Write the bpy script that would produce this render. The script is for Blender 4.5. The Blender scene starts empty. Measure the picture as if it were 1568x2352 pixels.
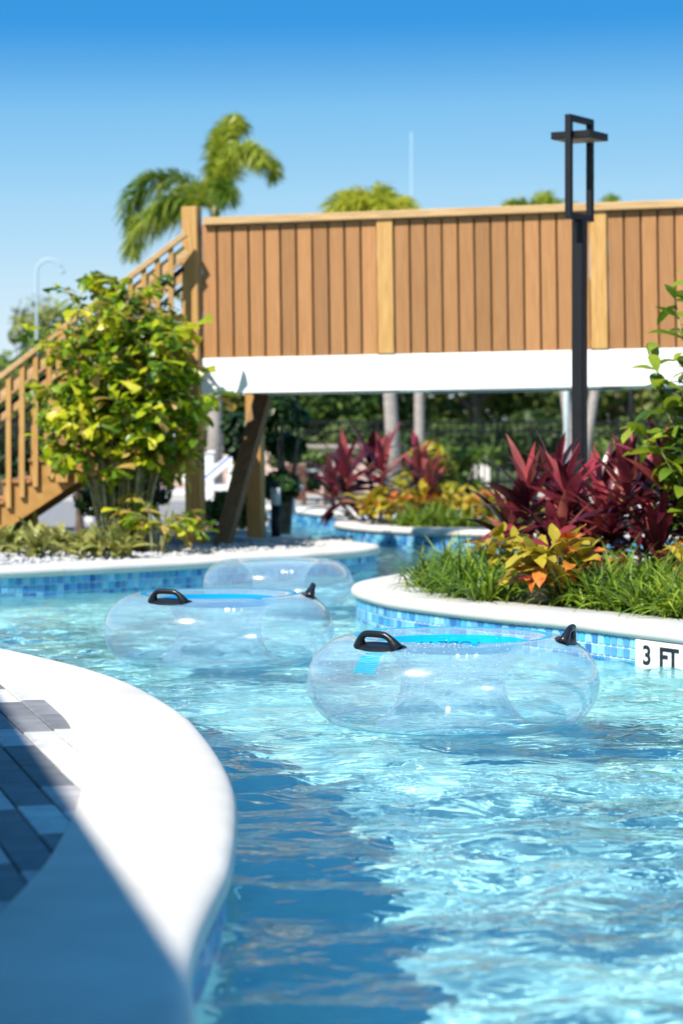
import bpy, bmesh, math, random
import numpy as np
from mathutils import Vector, Matrix, geometry

scene = bpy.context.scene
COL = scene.collection
R = math.radians
rnd = random.Random(7)

# ------------------------------------------------------------------ camera
F = 5553.0            # focal length in units of a 1568 x 2352 picture
HOR = 977.0           # row of the horizon
CAMZ = 1.22
cam = bpy.data.cameras.new('camera')
cam.sensor_fit = 'VERTICAL'
cam.sensor_height = 36.0
cam.sensor_width = 24.0
cam.lens = 36.0 * F / 2352.0
cam.shift_y = -(1176.0 - HOR) / 2352.0
cam.clip_start = 0.1
cam.clip_end = 3000.0
cam.dof.use_dof = True
cam.dof.focus_distance = 9.75
cam.dof.aperture_fstop = 3.1
camo = bpy.data.objects.new('camera', cam)
camo.location = (0, 0, CAMZ)
camo.rotation_euler = (R(90), 0, 0)
COL.objects.link(camo)
scene.camera = camo

# ------------------------------------------------------------------ light
SUN_EL, SUN_AZ = 48.0, 39.0       # azimuth: degrees to the left of straight behind the camera
sdir = Vector((-math.sin(R(SUN_AZ)) * math.cos(R(SUN_EL)), -math.cos(R(SUN_AZ)) * math.cos(R(SUN_EL)), math.sin(R(SUN_EL))))
sun = bpy.data.lights.new('sun', 'SUN')
sun.energy = 4.4
sun.angle = R(0.53)
sun.color = (1.0, 0.93, 0.82)
suno = bpy.data.objects.new('sun', sun)
suno.rotation_euler = sdir.to_track_quat('Z', 'Y').to_euler()
suno.location = (-6, -12, 14)
COL.objects.link(suno)

world = bpy.data.worlds.new('World')
scene.world = world
world.use_nodes = True
wn, wl = world.node_tree.nodes, world.node_tree.links
wn.clear()
wo = wn.new('ShaderNodeOutputWorld'); bg = wn.new('ShaderNodeBackground')
sky = wn.new('ShaderNodeTexSky'); sky.sky_type = 'NISHITA'; sky.sun_disc = False
sky.sun_elevation = R(SUN_EL)
sky.sun_rotation = math.atan2(sdir.x, sdir.y)
sky.altitude = 0; sky.air_density = 1.0; sky.dust_density = 0.35; sky.ozone_density = 2.2
tc = wn.new('ShaderNodeTexCoord'); sep = wn.new('ShaderNodeSeparateXYZ'); com = wn.new('ShaderNodeCombineXYZ')
mz = wn.new('ShaderNodeMath'); mz.operation = 'MULTIPLY_ADD'; mz.inputs[1].default_value = 3.4; mz.inputs[2].default_value = 0.02
nrm = wn.new('ShaderNodeVectorMath'); nrm.operation = 'NORMALIZE'
SKY_K = 0.1
SKY_RAMP = [(.08, (.005, .16, .44)), (.8, (.82, .92, .98)), (.165, (.045, .33, .78)), (.195, (.22, .55, .89)), (.25, (.39, .69, .935)), (.34, (.57, .80, .96)), (.45, (.70, .87, .975))]     # sky brightness to sky colour
wl.new(tc.outputs['Generated'], sep.inputs[0])
wl.new(sep.outputs[0], com.inputs[0]); wl.new(sep.outputs[1], com.inputs[1])
wl.new(sep.outputs[2], mz.inputs[0]); wl.new(mz.outputs[0], com.inputs[2])
wl.new(com.outputs[0], nrm.inputs[0]); wl.new(nrm.outputs[0], sky.inputs[0])
bw = wn.new('ShaderNodeRGBToBW'); ramp = wn.new('ShaderNodeValToRGB'); v1 = wn.new('ShaderNodeMath'); v1.operation = 'MULTIPLY'; v1.inputs[1].default_value = SKY_K
wl.new(sky.outputs[0], bw.inputs[0]); wl.new(bw.outputs[0], v1.inputs[0]); wl.new(v1.outputs[0], ramp.inputs[0])
el = ramp.color_ramp.elements
for k, (p, c) in enumerate(SKY_RAMP):
    e = el[k] if k < 2 else el.new(p)
    e.position = p; e.color = (*c, 1)
v2 = wn.new('ShaderNodeVectorMath'); v2.operation = 'SCALE'; v2.inputs['Scale'].default_value = 5.0
wl.new(ramp.outputs[0], v2.inputs[0]); wl.new(v2.outputs[0], bg.inputs[0]); wl.new(bg.outputs[0], wo.inputs[0])
bg.inputs[1].default_value = 0.107

scene.view_settings.view_transform = 'Standard'
scene.view_settings.look = 'None'
scene.view_settings.exposure = 0.9
scene.view_settings.gamma = 1.0
scene.cycles.max_bounces = 14
scene.cycles.transparent_max_bounces = 32
scene.cycles.transmission_bounces = 10
scene.cycles.caustics_reflective = False
scene.cycles.caustics_refractive = True
scene.cycles.sample_clamp_indirect = 6.0

# ------------------------------------------------------------------ helpers
def P(px, py, Y):
    """picture point (1568 wide) at depth Y"""
    return Vector(((px - 784.0) / F * Y, Y, CAMZ - (py - HOR) / F * Y))
def G(px, py, z=0.2):
    Y = F * (CAMZ - z) / (py - HOR)
    return Vector(((px - 784.0) / F * Y, Y, z))

def link(o, parent=None):
    COL.objects.link(o)
    if parent is not None: o.parent = parent
    return o
def tag(o, label=None, cat=None, group=None, kind=None):
    if label: o['label'] = label
    if cat: o['category'] = cat
    if group: o['group'] = group
    if kind: o['kind'] = kind
    return o
def empty(name, loc=(0, 0, 0), rz=0.0):
    o = bpy.data.objects.new(name, None)
    o.location = loc; o.rotation_euler = (0, 0, rz); o.empty_display_size = 0.2
    return link(o)
def mesh_obj(name, verts, faces, mat, parent=None, smooth=False, mats=None, midx=None):
    me = bpy.data.meshes.new(name)
    me.from_pydata([tuple(v) for v in verts], [], faces)
    if mats:
        for m in mats: me.materials.append(m)
        if midx is not None: me.polygons.foreach_set('material_index', midx)
    elif mat: me.materials.append(mat)
    if smooth: me.polygons.foreach_set('use_smooth', [True] * len(me.polygons))
    me.update()
    return link(bpy.data.objects.new(name, me), parent)
def inst(name, me, parent=None, mw=None):
    o = bpy.data.objects.new(name, me); link(o, parent)
    if mw is not None: o.matrix_local = mw
    return o

class MB:
    def __init__(s): s.v = []; s.f = []
    def add(s, vs, fs):
        n = len(s.v); s.v += [Vector(v) for v in vs]; s.f += [tuple(i + n for i in f) for f in fs]; return s
    def box(s, c, d, ax=None, bev=0.0):
        """centre, full sizes, axes matrix"""
        c = Vector(c); M = ax or Matrix.Identity(3)
        x, y, z = [q / 2 for q in d]
        if bev <= 0:
            vs = [c + M @ Vector((sx * x, sy * y, sz * z)) for sz in (-1, 1) for sy in (-1, 1) for sx in (-1, 1)]
            return s.add(vs, [(0, 2, 3, 1), (4, 5, 7, 6), (0, 1, 5, 4), (2, 6, 7, 3), (0, 4, 6, 2), (1, 3, 7, 5)])
        bm = bmesh.new(); bmesh.ops.create_cube(bm, size=1.0)
        bmesh.ops.scale(bm, vec=d, verts=bm.verts)
        bmesh.ops.bevel(bm, geom=bm.edges[:], offset=bev, segments=1, affect='EDGES')
        bm.verts.ensure_lookup_table()
        vs = [c + M @ v.co for v in bm.verts]; fs = [[v.index for v in f.verts] for f in bm.faces]; bm.free()
        return s.add(vs, fs)
    def bar(s, a, b, w, h, up=(0, 0, 1), bev=0.0):
        a, b = Vector(a), Vector(b); d = b - a
        y = d.normalized(); x = y.cross(Vector(up)).normalized(); z = x.cross(y)
        M = Matrix((x, y, z)).transposed()
        return s.box((a + b) / 2, (w, d.length, h), M, bev)
    def tube(s, pts, rad, n=8, cap=True):
        pts = [Vector(p) for p in pts]; m = len(pts); rings = []
        base = len(s.v); ref = None
        for i, p in enumerate(pts):
            t = (pts[min(i + 1, m - 1)] - pts[max(i - 1, 0)]).normalized()
            if ref is None: ref = Vector((1, 0, 0)) if abs(t.x) < .8 else Vector((0, 1, 0))
            u = (ref - t * ref.dot(t)).normalized(); ref = u; w = t.cross(u)
            r = rad[i] if isinstance(rad, (list, tuple)) else rad
            s.v += [p + (u * math.cos(2 * math.pi * k / n) + w * math.sin(2 * math.pi * k / n)) * r for k in range(n)]
        for i in range(m - 1):
            for k in range(n):
                a = base + i * n + k; b = base + i * n + (k + 1) % n
                s.f.append((a, b, b + n, a + n))
        if cap:
            s.f.append(tuple(base + k for k in range(n))[::-1]); s.f.append(tuple(base + (m - 1) * n + k for k in range(n)))
        return s
    def build(s, name, mat, parent=None, smooth=False):
        return mesh_obj(name, s.v, s.f, mat, parent, smooth)

def catmull(pts, step=0.05, closed=False):
    pts = [Vector(p) for p in pts]; out = []; n = len(pts)
    for i in range(n if closed else n - 1):
        p0 = pts[(i - 1) % n] if closed or i > 0 else pts[0] * 2 - pts[1]
        p1, p2 = pts[i], pts[(i + 1) % n]
        p3 = pts[(i + 2) % n] if closed or i + 2 < n else p2 * 2 - p1
        k = max(2, int((p2 - p1).length / step))
        for j in range(k):
            t = j / k
            out.append(0.5 * ((2 * p1) + (p2 - p0) * t + (2 * p0 - 5 * p1 + 4 * p2 - p3) * t * t + (3 * p1 - p0 - 3 * p2 + p3) * t ** 3))
    if not closed: out.append(pts[-1])
    return out
def resample(pts, step):
    out = [pts[0].copy()]; acc = 0.0
    for a, b in zip(pts, pts[1:]):
        d = (b - a).length; t = step - acc
        while t <= d:
            out.append(a.lerp(b, t / d)); t += step
        acc = (acc + d) % step if d else acc
    return out

# ------------------------------------------------------------------ materials
def newmat(name):
    m = bpy.data.materials.new(name); m.use_nodes = True
    nt = m.node_tree; nt.nodes.clear()
    out = nt.nodes.new('ShaderNodeOutputMaterial')
    return m, nt, out
def mat_basic(name, col, rough=0.6, var=0.0, scale=8.0, bump=0.0, bscale=40.0, spec=0.5, objvar=0.0, stretch=(1, 1, 1), metal=0.0, coords='Object', col2=None, coat=0.0):
    m, nt, out = newmat(name); N, L = nt.nodes, nt.links
    b = N.new('ShaderNodeBsdfPrincipled'); L.new(b.outputs[0], out.inputs[0])
    b.inputs['Roughness'].default_value = rough; b.inputs['Specular IOR Level'].default_value = spec
    b.inputs['Metallic'].default_value = metal; b.inputs['Coat Weight'].default_value = coat
    tcn = N.new('ShaderNodeTexCoord'); mp = N.new('ShaderNodeMapping'); mp.inputs['Scale'].default_value = stretch
    L.new(tcn.outputs[coords], mp.inputs[0])
    c1 = (*col, 1)
    if var > 0 or col2:
        nz = N.new('ShaderNodeTexNoise'); nz.inputs['Scale'].default_value = scale; nz.inputs['Detail'].default_value = 5
        L.new(mp.outputs[0], nz.inputs['Vector'])
        cr = N.new('ShaderNodeValToRGB')
        cr.color_ramp.elements[0].position = .3; cr.color_ramp.elements[1].position = .7
        lo = tuple(c * (1 - var) for c in col); hi = tuple(min(1, c * (1 + var)) for c in (col2 or col))
        cr.color_ramp.elements[0].color = (*lo, 1); cr.color_ramp.elements[1].color = (*hi, 1)
        L.new(nz.outputs['Fac'], cr.inputs[0]); src = cr.outputs[0]
    else:
        rg = N.new('ShaderNodeRGB'); rg.outputs[0].default_value = c1; src = rg.outputs[0]
    if objvar > 0:
        oi = N.new('ShaderNodeObjectInfo'); mr = N.new('ShaderNodeMapRange')
        mr.inputs['To Min'].default_value = 1 - objvar; mr.inputs['To Max'].default_value = 1 + objvar
        L.new(oi.outputs['Random'], mr.inputs['Value'])
        h = N.new('ShaderNodeHueSaturation'); L.new(src, h.inputs['Color']); L.new(mr.outputs[0], h.inputs['Value']); src = h.outputs[0]
    L.new(src, b.inputs['Base Color'])
    if bump > 0:
        n2 = N.new('ShaderNodeTexNoise'); n2.inputs['Scale'].default_value = bscale; n2.inputs['Detail'].default_value = 4
        L.new(mp.outputs[0], n2.inputs['Vector'])
        bp = N.new('ShaderNodeBump'); bp.inputs['Strength'].default_value = bump; bp.inputs['Distance'].default_value = 0.01
        L.new(n2.outputs['Fac'], bp.inputs['Height']); L.new(bp.outputs[0], b.inputs['Normal'])
    return m
def mat_leaf(name, colA, colB, trans=0.35, rough=0.4, scale=3.0, objvar=0.25, edge=None):
    """two-tone leaf, light passes through it"""
    m, nt, out = newmat(name); N, L = nt.nodes, nt.links
    b = N.new('ShaderNodeBsdfPrincipled'); b.inputs['Roughness'].default_value = rough; b.inputs['Specular IOR Level'].default_value = .45
    t = N.new('ShaderNodeBsdfTranslucent'); mx = N.new('ShaderNodeMixShader'); mx.inputs[0].default_value = trans
    geo = N.new('ShaderNodeNewGeometry'); nz = N.new('ShaderNodeTexNoise'); nz.inputs['Scale'].default_value = scale; nz.inputs['Detail'].default_value = 3
    L.new(geo.outputs['Position'], nz.inputs['Vector'])
    oi = N.new('ShaderNodeObjectInfo')
    ad = N.new('ShaderNodeMath'); ad.operation = 'ADD'; ad.use_clamp = True
    mr = N.new('ShaderNodeMapRange'); mr.inputs['From Min'].default_value = .3; mr.inputs['From Max'].default_value = .7
    L.new(nz.outputs['Fac'], mr.inputs['Value'])
    rr = N.new('ShaderNodeMapRange'); rr.inputs['To Min'].default_value = -.45; rr.inputs['To Max'].default_value = .45
    L.new(oi.outputs['Random'], rr.inputs['Value'])
    ri = N.new('ShaderNodeMapRange'); ri.inputs['To Min'].default_value = -.3; ri.inputs['To Max'].default_value = .3
    L.new(geo.outputs['Random Per Island'], ri.inputs['Value'])
    a2 = N.new('ShaderNodeMath'); a2.operation = 'ADD'; L.new(rr.outputs[0], a2.inputs[0]); L.new(ri.outputs[0], a2.inputs[1])
    L.new(mr.outputs[0], ad.inputs[0]); L.new(a2.outputs[0], ad.inputs[1])
    mc = N.new('ShaderNodeMix'); mc.data_type = 'RGBA'
    mc.inputs[6].default_value = (*colA, 1); mc.inputs[7].default_value = (*colB, 1)
    L.new(ad.outputs[0], mc.inputs[0])
    src = mc.outputs[2]
    if edge:   # veins and blotches with a shape of their own
        tcn = N.new('ShaderNodeTexCoord'); vz = N.new('ShaderNodeTexVoronoi'); vz.inputs['Scale'].default_value = edge[1]
        L.new(tcn.outputs['Object'], vz.inputs['Vector'])
        r2 = N.new('ShaderNodeMapRange'); r2.inputs['From Min'].default_value = .25; r2.inputs['From Max'].default_value = .45; r2.inputs['To Max'].default_value = edge[2]
        L.new(vz.outputs['Distance'], r2.inputs['Value'])
        m2 = N.new('ShaderNodeMix'); m2.data_type = 'RGBA'; L.new(r2.outputs[0], m2.inputs[0]); L.new(src, m2.inputs[6]); m2.inputs[7].default_value = (*edge[0], 1)
        src = m2.outputs[2]
    L.new(src, b.inputs['Base Color']); L.new(src, t.inputs['Color'])
    L.new(b.outputs[0], mx.inputs[1]); L.new(t.outputs[0], mx.inputs[2]); L.new(mx.outputs[0], out.inputs[0])
    return m
def mat_wood(name, c1, c2, objvar=0.12, grain=(14, 14, 1.2), rough=.65, knots=False, coords='Object'):
    m, nt, out = newmat(name); N, L = nt.nodes, nt.links
    b = N.new('ShaderNodeBsdfPrincipled'); L.new(b.outputs[0], out.inputs[0]); b.inputs['Roughness'].default_value = rough; b.inputs['Specular IOR Level'].default_value = .3
    tcn = N.new('ShaderNodeTexCoord'); mp = N.new('ShaderNodeMapping'); mp.inputs['Scale'].default_value = grain
    oi = N.new('ShaderNodeObjectInfo'); va = N.new('ShaderNodeVectorMath'); va.operation = 'ADD'
    sc = N.new('ShaderNodeMath'); sc.operation = 'MULTIPLY'; sc.inputs[1].default_value = 37.0
    L.new(oi.outputs['Random'], sc.inputs[0]); L.new(tcn.outputs[coords], va.inputs[0]); L.new(sc.outputs[0], va.inputs[1])
    L.new(va.outputs[0], mp.inputs[0])
    nz = N.new('ShaderNodeTexNoise'); nz.inputs['Scale'].default_value = 4.0; nz.inputs['Detail'].default_value = 6; nz.inputs['Distortion'].default_value = .6
    L.new(mp.outputs[0], nz.inputs['Vector'])
    cr = N.new('ShaderNodeValToRGB'); cr.color_ramp.elements[0].position = .32; cr.color_ramp.elements[1].position = .68
    cr.color_ramp.elements[0].color = (*c1, 1); cr.color_ramp.elements[1].color = (*c2, 1)
    L.new(nz.outputs['Fac'], cr.inputs[0]); src = cr.outputs[0]
    if knots:
        vz = N.new('ShaderNodeTexVoronoi'); vz.inputs['Scale'].default_value = 3.2; L.new(va.outputs[0], vz.inputs['Vector'])
        r2 = N.new('ShaderNodeMapRange'); r2.inputs['From Min'].default_value = .03; r2.inputs['From Max'].default_value = .12; r2.inputs['To Min'].default_value = .75; r2.inputs['To Max'].default_value = 0
        L.new(vz.outputs['Distance'], r2.inputs['Value'])
        m2 = N.new('ShaderNodeMix'); m2.data_type = 'RGBA'; L.new(r2.outputs[0], m2.inputs[0]); L.new(src, m2.inputs[6]); m2.inputs[7].default_value = (c1[0] * .5, c1[1] * .4, c1[2] * .35, 1)
        src = m2.outputs[2]
    h = N.new('ShaderNodeHueSaturation'); mr = N.new('ShaderNodeMapRange'); mr.inputs['To Min'].default_value = 1 - objvar; mr.inputs['To Max'].default_value = 1 + objvar
    L.new(oi.outputs['Random'], mr.inputs['Value']); L.new(mr.outputs[0], h.inputs['Value']); L.new(src, h.inputs['Color'])
    L.new(h.outputs[0], b.inputs['Base Color'])
    bp = N.new('ShaderNodeBump'); bp.inputs['Strength'].default_value = .25; bp.inputs['Distance'].default_value = .004
    L.new(nz.outputs['Fac'], bp.inputs['Height']); L.new(bp.outputs[0], b.inputs['Normal'])
    return m

M = {}
M['coping'] = mat_basic('coping_stone', (.57, .55, .515), .75, .13, 2.2, .12, 120, coords='Generated' if False else 'Object')
M['plaster'] = mat_basic('pool_plaster', (.60, .86, .88), .6, .05, 1.6, .05, 60, col2=(.72, .92, .93))
M['soil'] = mat_basic('mulch_soil', (.045, .028, .018), .95, .5, 30, .8, 60)
M['deck'] = mat_basic('deck_sand', (.40, .38, .35), .9, .15, 6, .2, 80)
M['gravel'] = mat_basic('gravel_bed', (.22, .22, .23), .9, .35, 40, .8, 90)
M['stone'] = mat_basic('gravel_stone', (.42, .42, .43), .8, .25, 20, .2, 60)
M['composite'] = mat_wood('composite_board', (.29, .138, .052), (.36, .180, .075), .2, (16, 16, .8))
M['pine'] = mat_wood('pine_timber', (.40, .215, .066), (.50, .30, .11), .06, (10, 10, 1.0), knots=True)
M['pine_x'] = mat_wood('pine_rail', (.42, .26, .12), (.54, .36, .18), .06, (1.0, 10, 10), knots=True)
M['pine_dk'] = mat_wood('stair_timber', (.36, .185, .050), (.45, .25, .080), .06, (3, 10, 3), knots=True)
M['white_paint'] = mat_basic('white_paint', (.82, .82, .80), .5, .03, 4, .04, 30)
M['black_metal'] = mat_basic('black_powder_coat', (.007, .008, .011), .5, .2, 12, .05, 200, spec=.3)
M['lamp_under'] = mat_basic('lamp_diffuser', (.34, .21, .13), .6)
M['grey_sleeve'] = mat_basic('grey_sleeve', (.42, .48, .50), .5, .1, 10)
M['rubber'] = mat_basic('black_rubber', (.010, .011, .015), .32, .2, 30, .15, 160, spec=.5)
M['grout'] = mat_basic('white_grout', (.70, .74, .76), .8, .08, 20)
M['sign_white'] = mat_basic('white_glaze', (.80, .80, .80), .25)
M['sign_black'] = mat_basic('black_glaze', (.012, .012, .014), .35)
TILE = [mat_basic('tile_glaze', c, .14, .12, 30, .05, 60, objvar=.15) for c in ((.09, .32, .58), (.04, .22, .50), (.16, .45, .68), (.03, .16, .42), (.24, .54, .72), (.05, .36, .56))]

# ------------------------------------------------------------------ water
def mat_water():
    m, nt, out = newmat('pool_water'); N, L = nt.nodes, nt.links
    g = N.new('ShaderNodeBsdfGlass'); g.inputs['IOR'].default_value = 1.333; g.inputs['Roughness'].default_value = 0.0
    g.inputs['Color'].default_value = (.77, .975, 1, 1)
    geo = N.new('ShaderNodeNewGeometry')
    mp = N.new('ShaderNodeMapping'); mp.inputs['Scale'].default_value = (1.0, 1.35, 0); mp.inputs['Rotation'].default_value = (0, 0, .2)
    L.new(geo.outputs['Position'], mp.inputs[0])
    nz = N.new('ShaderNodeTexNoise'); nz.inputs['Scale'].default_value = 8.0; nz.inputs['Detail'].default_value = 1.6; nz.inputs['Distortion'].default_value = .9
    L.new(mp.outputs[0], nz.inputs['Vector'])
    bp = N.new('ShaderNodeBump'); bp.inputs['Strength'].default_value = 1.0; bp.inputs['Distance'].default_value = .010
    n2 = N.new('ShaderNodeTexNoise'); n2.inputs['Scale'].default_value = 34.0; n2.inputs['Detail'].default_value = 2.0; n2.inputs['Distortion'].default_value = .4; L.new(mp.outputs[0], n2.inputs['Vector'])
    ad = N.new('ShaderNodeMath'); ad.operation = 'MULTIPLY_ADD'; ad.inputs[1].default_value = .05; L.new(n2.outputs['Fac'], ad.inputs[0]); L.new(nz.outputs['Fac'], ad.inputs[2])
    L.new(ad.outputs[0], bp.inputs['Height']); L.new(bp.outputs[0], g.inputs['Normal'])
    L.new(g.outputs[0], out.inputs[0])
    return m
M['water'] = mat_water()
def water():
    rw = np.random.RandomState(4)
    rows = list(np.arange(-3.5, 3.0, .25)) + list(np.arange(3.0, 4.0, .02)) + [4.0]
    while rows[-1] < 47: rows.append(rows[-1] * 1.0022)
    Yr = np.array(rows); nc = 430
    t = np.linspace(-1, 1, nc); u = np.sign(t) * (0.35 * np.abs(t) + 0.65 * np.abs(t) ** 3)
    X = u[None, :] * (.55 * np.maximum(Yr[:, None], 3) + 2.2); Y = np.repeat(Yr[:, None], nc, 1)
    Z = np.zeros_like(X)
    n = 90
    lam = np.exp(rw.uniform(np.log(.17), np.log(.7), n)); k = 2 * np.pi / lam
    th = rw.normal(math.pi / 2 + .2, .62, n); ph = rw.uniform(0, 2 * np.pi, n)
    slope = 0.085 / math.sqrt(n / 2) * np.where(lam < .1, .7, 1.1)
    fade = 1.0
    cell = np.maximum(Yr * .0022, .008)[:, None]
    for i in range(n):
        att = np.clip((lam[i] / cell - 3) / 4, 0, 1)
        # slow patches of calm and chop
        Z += att * slope[i] / k[i] * np.cos(k[i] * (X * math.cos(th[i]) + Y * math.sin(th[i])) + ph[i])
    Z *= 1 + .35 * np.sin(.9 * X + .4 * Y + 1) * np.sin(.7 * Y - .5 * X)
    # no wave rises round the floating rings
    v = np.stack([X, Y, Z], -1).reshape(-1, 3)
    nr = len(Yr); idx = np.arange(nr * nc).reshape(nr, nc)
    f = np.stack([idx[:-1, :-1], idx[:-1, 1:], idx[1:, 1:], idx[1:, :-1]], -1).reshape(-1, 4)
    me = bpy.data.meshes.new('water')
    me.vertices.add(len(v)); me.vertices.foreach_set('co', v.ravel())
    me.loops.add(f.size); me.loops.foreach_set('vertex_index', f.ravel())
    me.polygons.add(len(f)); me.polygons.foreach_set('loop_start', np.arange(0, f.size, 4))
    me.polygons.foreach_set('use_smooth', np.ones(len(f), bool))
    me.materials.append(M['water']); me.update(calc_edges=True); me.validate()
    o = link(bpy.data.objects.new('water', me)); tag(o, kind='structure')
    return o
wobj = water()
MNEE = True
if MNEE:
    wobj.cycles.is_caustics_caster = True
    sun.cycles.is_caustics_light = True

# ------------------------------------------------------------------ banks, walls, coping
FLOOR = -0.95
fl = mesh_obj('pool_floor', [(-30, -4, FLOOR), (30, -4, FLOOR), (30, 50, FLOOR), (-30, 50, FLOOR)], [(0, 1, 2, 3)], M['plaster']); tag(fl, kind='structure')
if MNEE: fl.cycles.is_caustics_receiver = True
gs = mesh_obj('ground', [(-900, -900, -1.3), (900, -900, -1.3), (900, 900, -1.3), (-900, 900, -1.3)], [(0, 1, 2, 3)], M['deck']); tag(gs, kind='structure')

def land(name, shore, far, topmat, ztop=.188):
    """shore: smoothed water edge; far: remaining corners"""
    poly = [Vector((p.x, p.y, 0)) for p in shore] + [Vector((*p, 0)) for p in far]
    tris = geometry.tessellate_polygon([poly])
    vs = [(p.x, p.y, ztop) for p in poly]
    fs = [t if (poly[t[1]] - poly[t[0]]).cross(poly[t[2]] - poly[t[0]]).z > 0 else t[::-1] for t in tris]
    o = mesh_obj(name, vs, fs, topmat); tag(o, kind='structure')
    return o
def side(shore, i):
    a = shore[max(i - 1, 0)]; b = shore[min(i + 1, len(shore) - 1)]
    t = (b - a); t.z = 0; t.normalize()
    return Vector((-t.y, t.x, 0))      # points to the land when the shore runs with land on its left
def wall(name, shore, parent=None):
    vs, fs = [], []
    for i, p in enumerate(shore):
        n = side(shore, i) * .012
        vs += [(p.x + n.x, p.y + n.y, .15), (p.x + n.x, p.y + n.y, FLOOR - .02)]
        if i: fs.append((2 * i - 2, 2 * i - 1, 2 * i + 1, 2 * i))
    o = mesh_obj(name, vs, fs, M['plaster'], parent, True); tag(o, kind='structure')
    if MNEE: o.cycles.is_caustics_receiver = True
    return o
def coping(name, shore, width=.40):
    prof = [(width, .10), (width, .2), (width - .004, .2035), (.025, .2035), (.0, .2005), (-.018, .192), (-.028, .178), (-.031, .165), (-.028, .150), (-.018, .137), (.0, .131), (.03, .130)]
    vs, fs = [], []; m = len(prof)
    for i, p in enumerate(shore):
        n = side(shore, i)
        for u, z in prof: vs.append((p.x + n.x * u, p.y + n.y * u, z))
        if i:
            for k in range(m - 1):
                a = (i - 1) * m + k; fs.append((a, a + 1, a + m + 1, a + m))
    o = mesh_obj(name, vs, fs, M['coping'], None, True); tag(o, kind='structure')
    return o
tile_me = []
for mt in TILE:
    mb = MB().box((0, 0, 0), (.0495, .006, .0495), bev=.002)
    o = mb.build('tile', mt); tile_me.append(o.data); bpy.data.objects.remove(o)
def tiles(shore, parent, rows=3, limit=300, skip=None, order=None):
    pts = resample(shore, .0565); n = 0
    # white grout bed
    vs, fs = [], []
    for i, p in enumerate(pts):
        w = side(pts, i) * .004
        vs += [(p.x + w.x, p.y + w.y, .132), (p.x + w.x, p.y + w.y, -.05)]
        if i: fs.append((2 * i - 2, 2 * i - 1, 2 * i + 1, 2 * i))
    mesh_obj('grout_bed', vs, fs, M['grout'], parent)
    cand = []
    for i in range(len(pts) - 1):
        c = (pts[i] + pts[i + 1]) / 2; d = pts[i + 1] - pts[i]
        if skip and skip(c): continue
        for r in range(rows): cand.append((c.y if not order else order(c), c, math.atan2(d.y, d.x), r))
    cand.sort(key=lambda q: q[0])
    for k, (_, c, a, r) in enumerate(cand[:limit]):
        w = Vector((-math.sin(a), math.cos(a), 0)) * .001
        Mx = Matrix.Translation((c.x + w.x, c.y + w.y, .103 - r * .0565)) @ Matrix.Rotation(a + rnd.uniform(-.02, .02), 4, 'Z')
        inst('tile', rnd.choices(tile_me, (5, 3, 5, 2, 3, 3))[0], parent, Mx)
    rest = cand[limit:]
    if rest:
        mb = MB(); 
        for _, c, a, r in rest:
            mb.box((c.x, c.y, .103 - r * .0565), (.0495, .006, .0495), Matrix.Rotation(a, 3, 'Z'))
        me = mb.build('tile', None, parent); tag(me, kind='stuff')
        for q in TILE: me.data.materials.append(q)
        me.data.polygons.foreach_set('material_index', [((i // 6) * 7919 % 31) % 6 for i in range(len(me.data.polygons))])

# near deck on the left: the shore runs from far to near with land on the RIGHT, so it is listed near to far
def shore_px(pts): return [G(x, y) for x, y in pts]
near_pts = [(-.25, -3, .2), (-.27, 1.5, .2), (-.28, 3.2, .2)] + shore_px([(403, 2352), (404, 2230), (420, 2150), (446, 2090), (478, 2030), (500, 1985), (514, 1920), (520, 1850), (513, 1795), (488, 1738), (448, 1680), (400, 1632), (300, 1573), (200, 1537), (100, 1511), (0, 1489)]) + [Vector((-2.1, 12.0, .2)), Vector((-3.2, 12.9, .2)), Vector((-6, 14.0, .2)), Vector((-14, 15, .2))]
S_near = resample(catmull(near_pts, .04), .05)
S_left = resample(catmull([(-14, 15.6, .2), (-6, 16.3, .2), (-3.6, 16.75, .2), (-2.43, 17.2, .2), (-1.2, 18.25, .2), (-.5, 19.1, .2), (0, 19.75, .2), (.22, 20.15, .2), (.30, 20.6, .2), (.16, 21.1, .2), (-.2, 21.6, .2), (-.55, 22.2, .2), (-.72, 23.2, .2), (-.78, 25, .2), (-.85, 28, .2), (-1.0, 30.5, .2), (-1.1, 33, .2)], .04), .05)
S_isle = resample(catmull([(14, 20.5, .2), (5, 19.6, .2), (2.5, 18.9, .2), (1.3, 18.0, .2), (.62, 17.05, .2), (.30, 16.35, .2), (.12, 15.75, .2), (.10, 15.25, .2), (.19, 14.75, .2), (.36, 14.22, .2), (.825, 13.39, .2), (1.20, 12.90, .2), (1.70, 12.02, .2), (2.4, 10.8, .2), (3.2, 9.0, .2), (3.8, 6, .2), (4.2, 2, .2), (4.4, -3, .2)], .04), .05)
S_mid = resample(catmull([(14, 27.5, .2), (5, 27.4, .2), (1.2, 27.4, .2), (.3, 27.2, .2), (.02, 26.6, .2), (-.06, 25.8, .2), (.08, 25.0, .2), (.5, 24.2, .2), (1.46, 23.45, .2), (3, 23.0, .2), (6, 22.8, .2), (14, 23, .2)], .05), .07)
S_far = resample(catmull([(14, 31.5, .2), (4, 30.0, .2), (1.4, 29.0, .2), (.55, 28.2, .2), (.1, 28.1, .2), (-.25, 28.7, .2), (-.6, 29.8, .2), (-.95, 30.7, .2)][::-1], .06), .08)
land('deck', S_near, [(-14, 15), (-60, 15), (-60, -60), (-.25, -60)], M['deck'], .10)
land('gravel_bed', S_left, [(-60, 33), (-60, 15.6)], M['gravel'])
land('planting_bed', S_isle, [(60, -3), (60, 20.5)], M['soil'])
land('planting_bed', S_mid, [(60, 23), (60, 27.5)], M['soil'])
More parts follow.
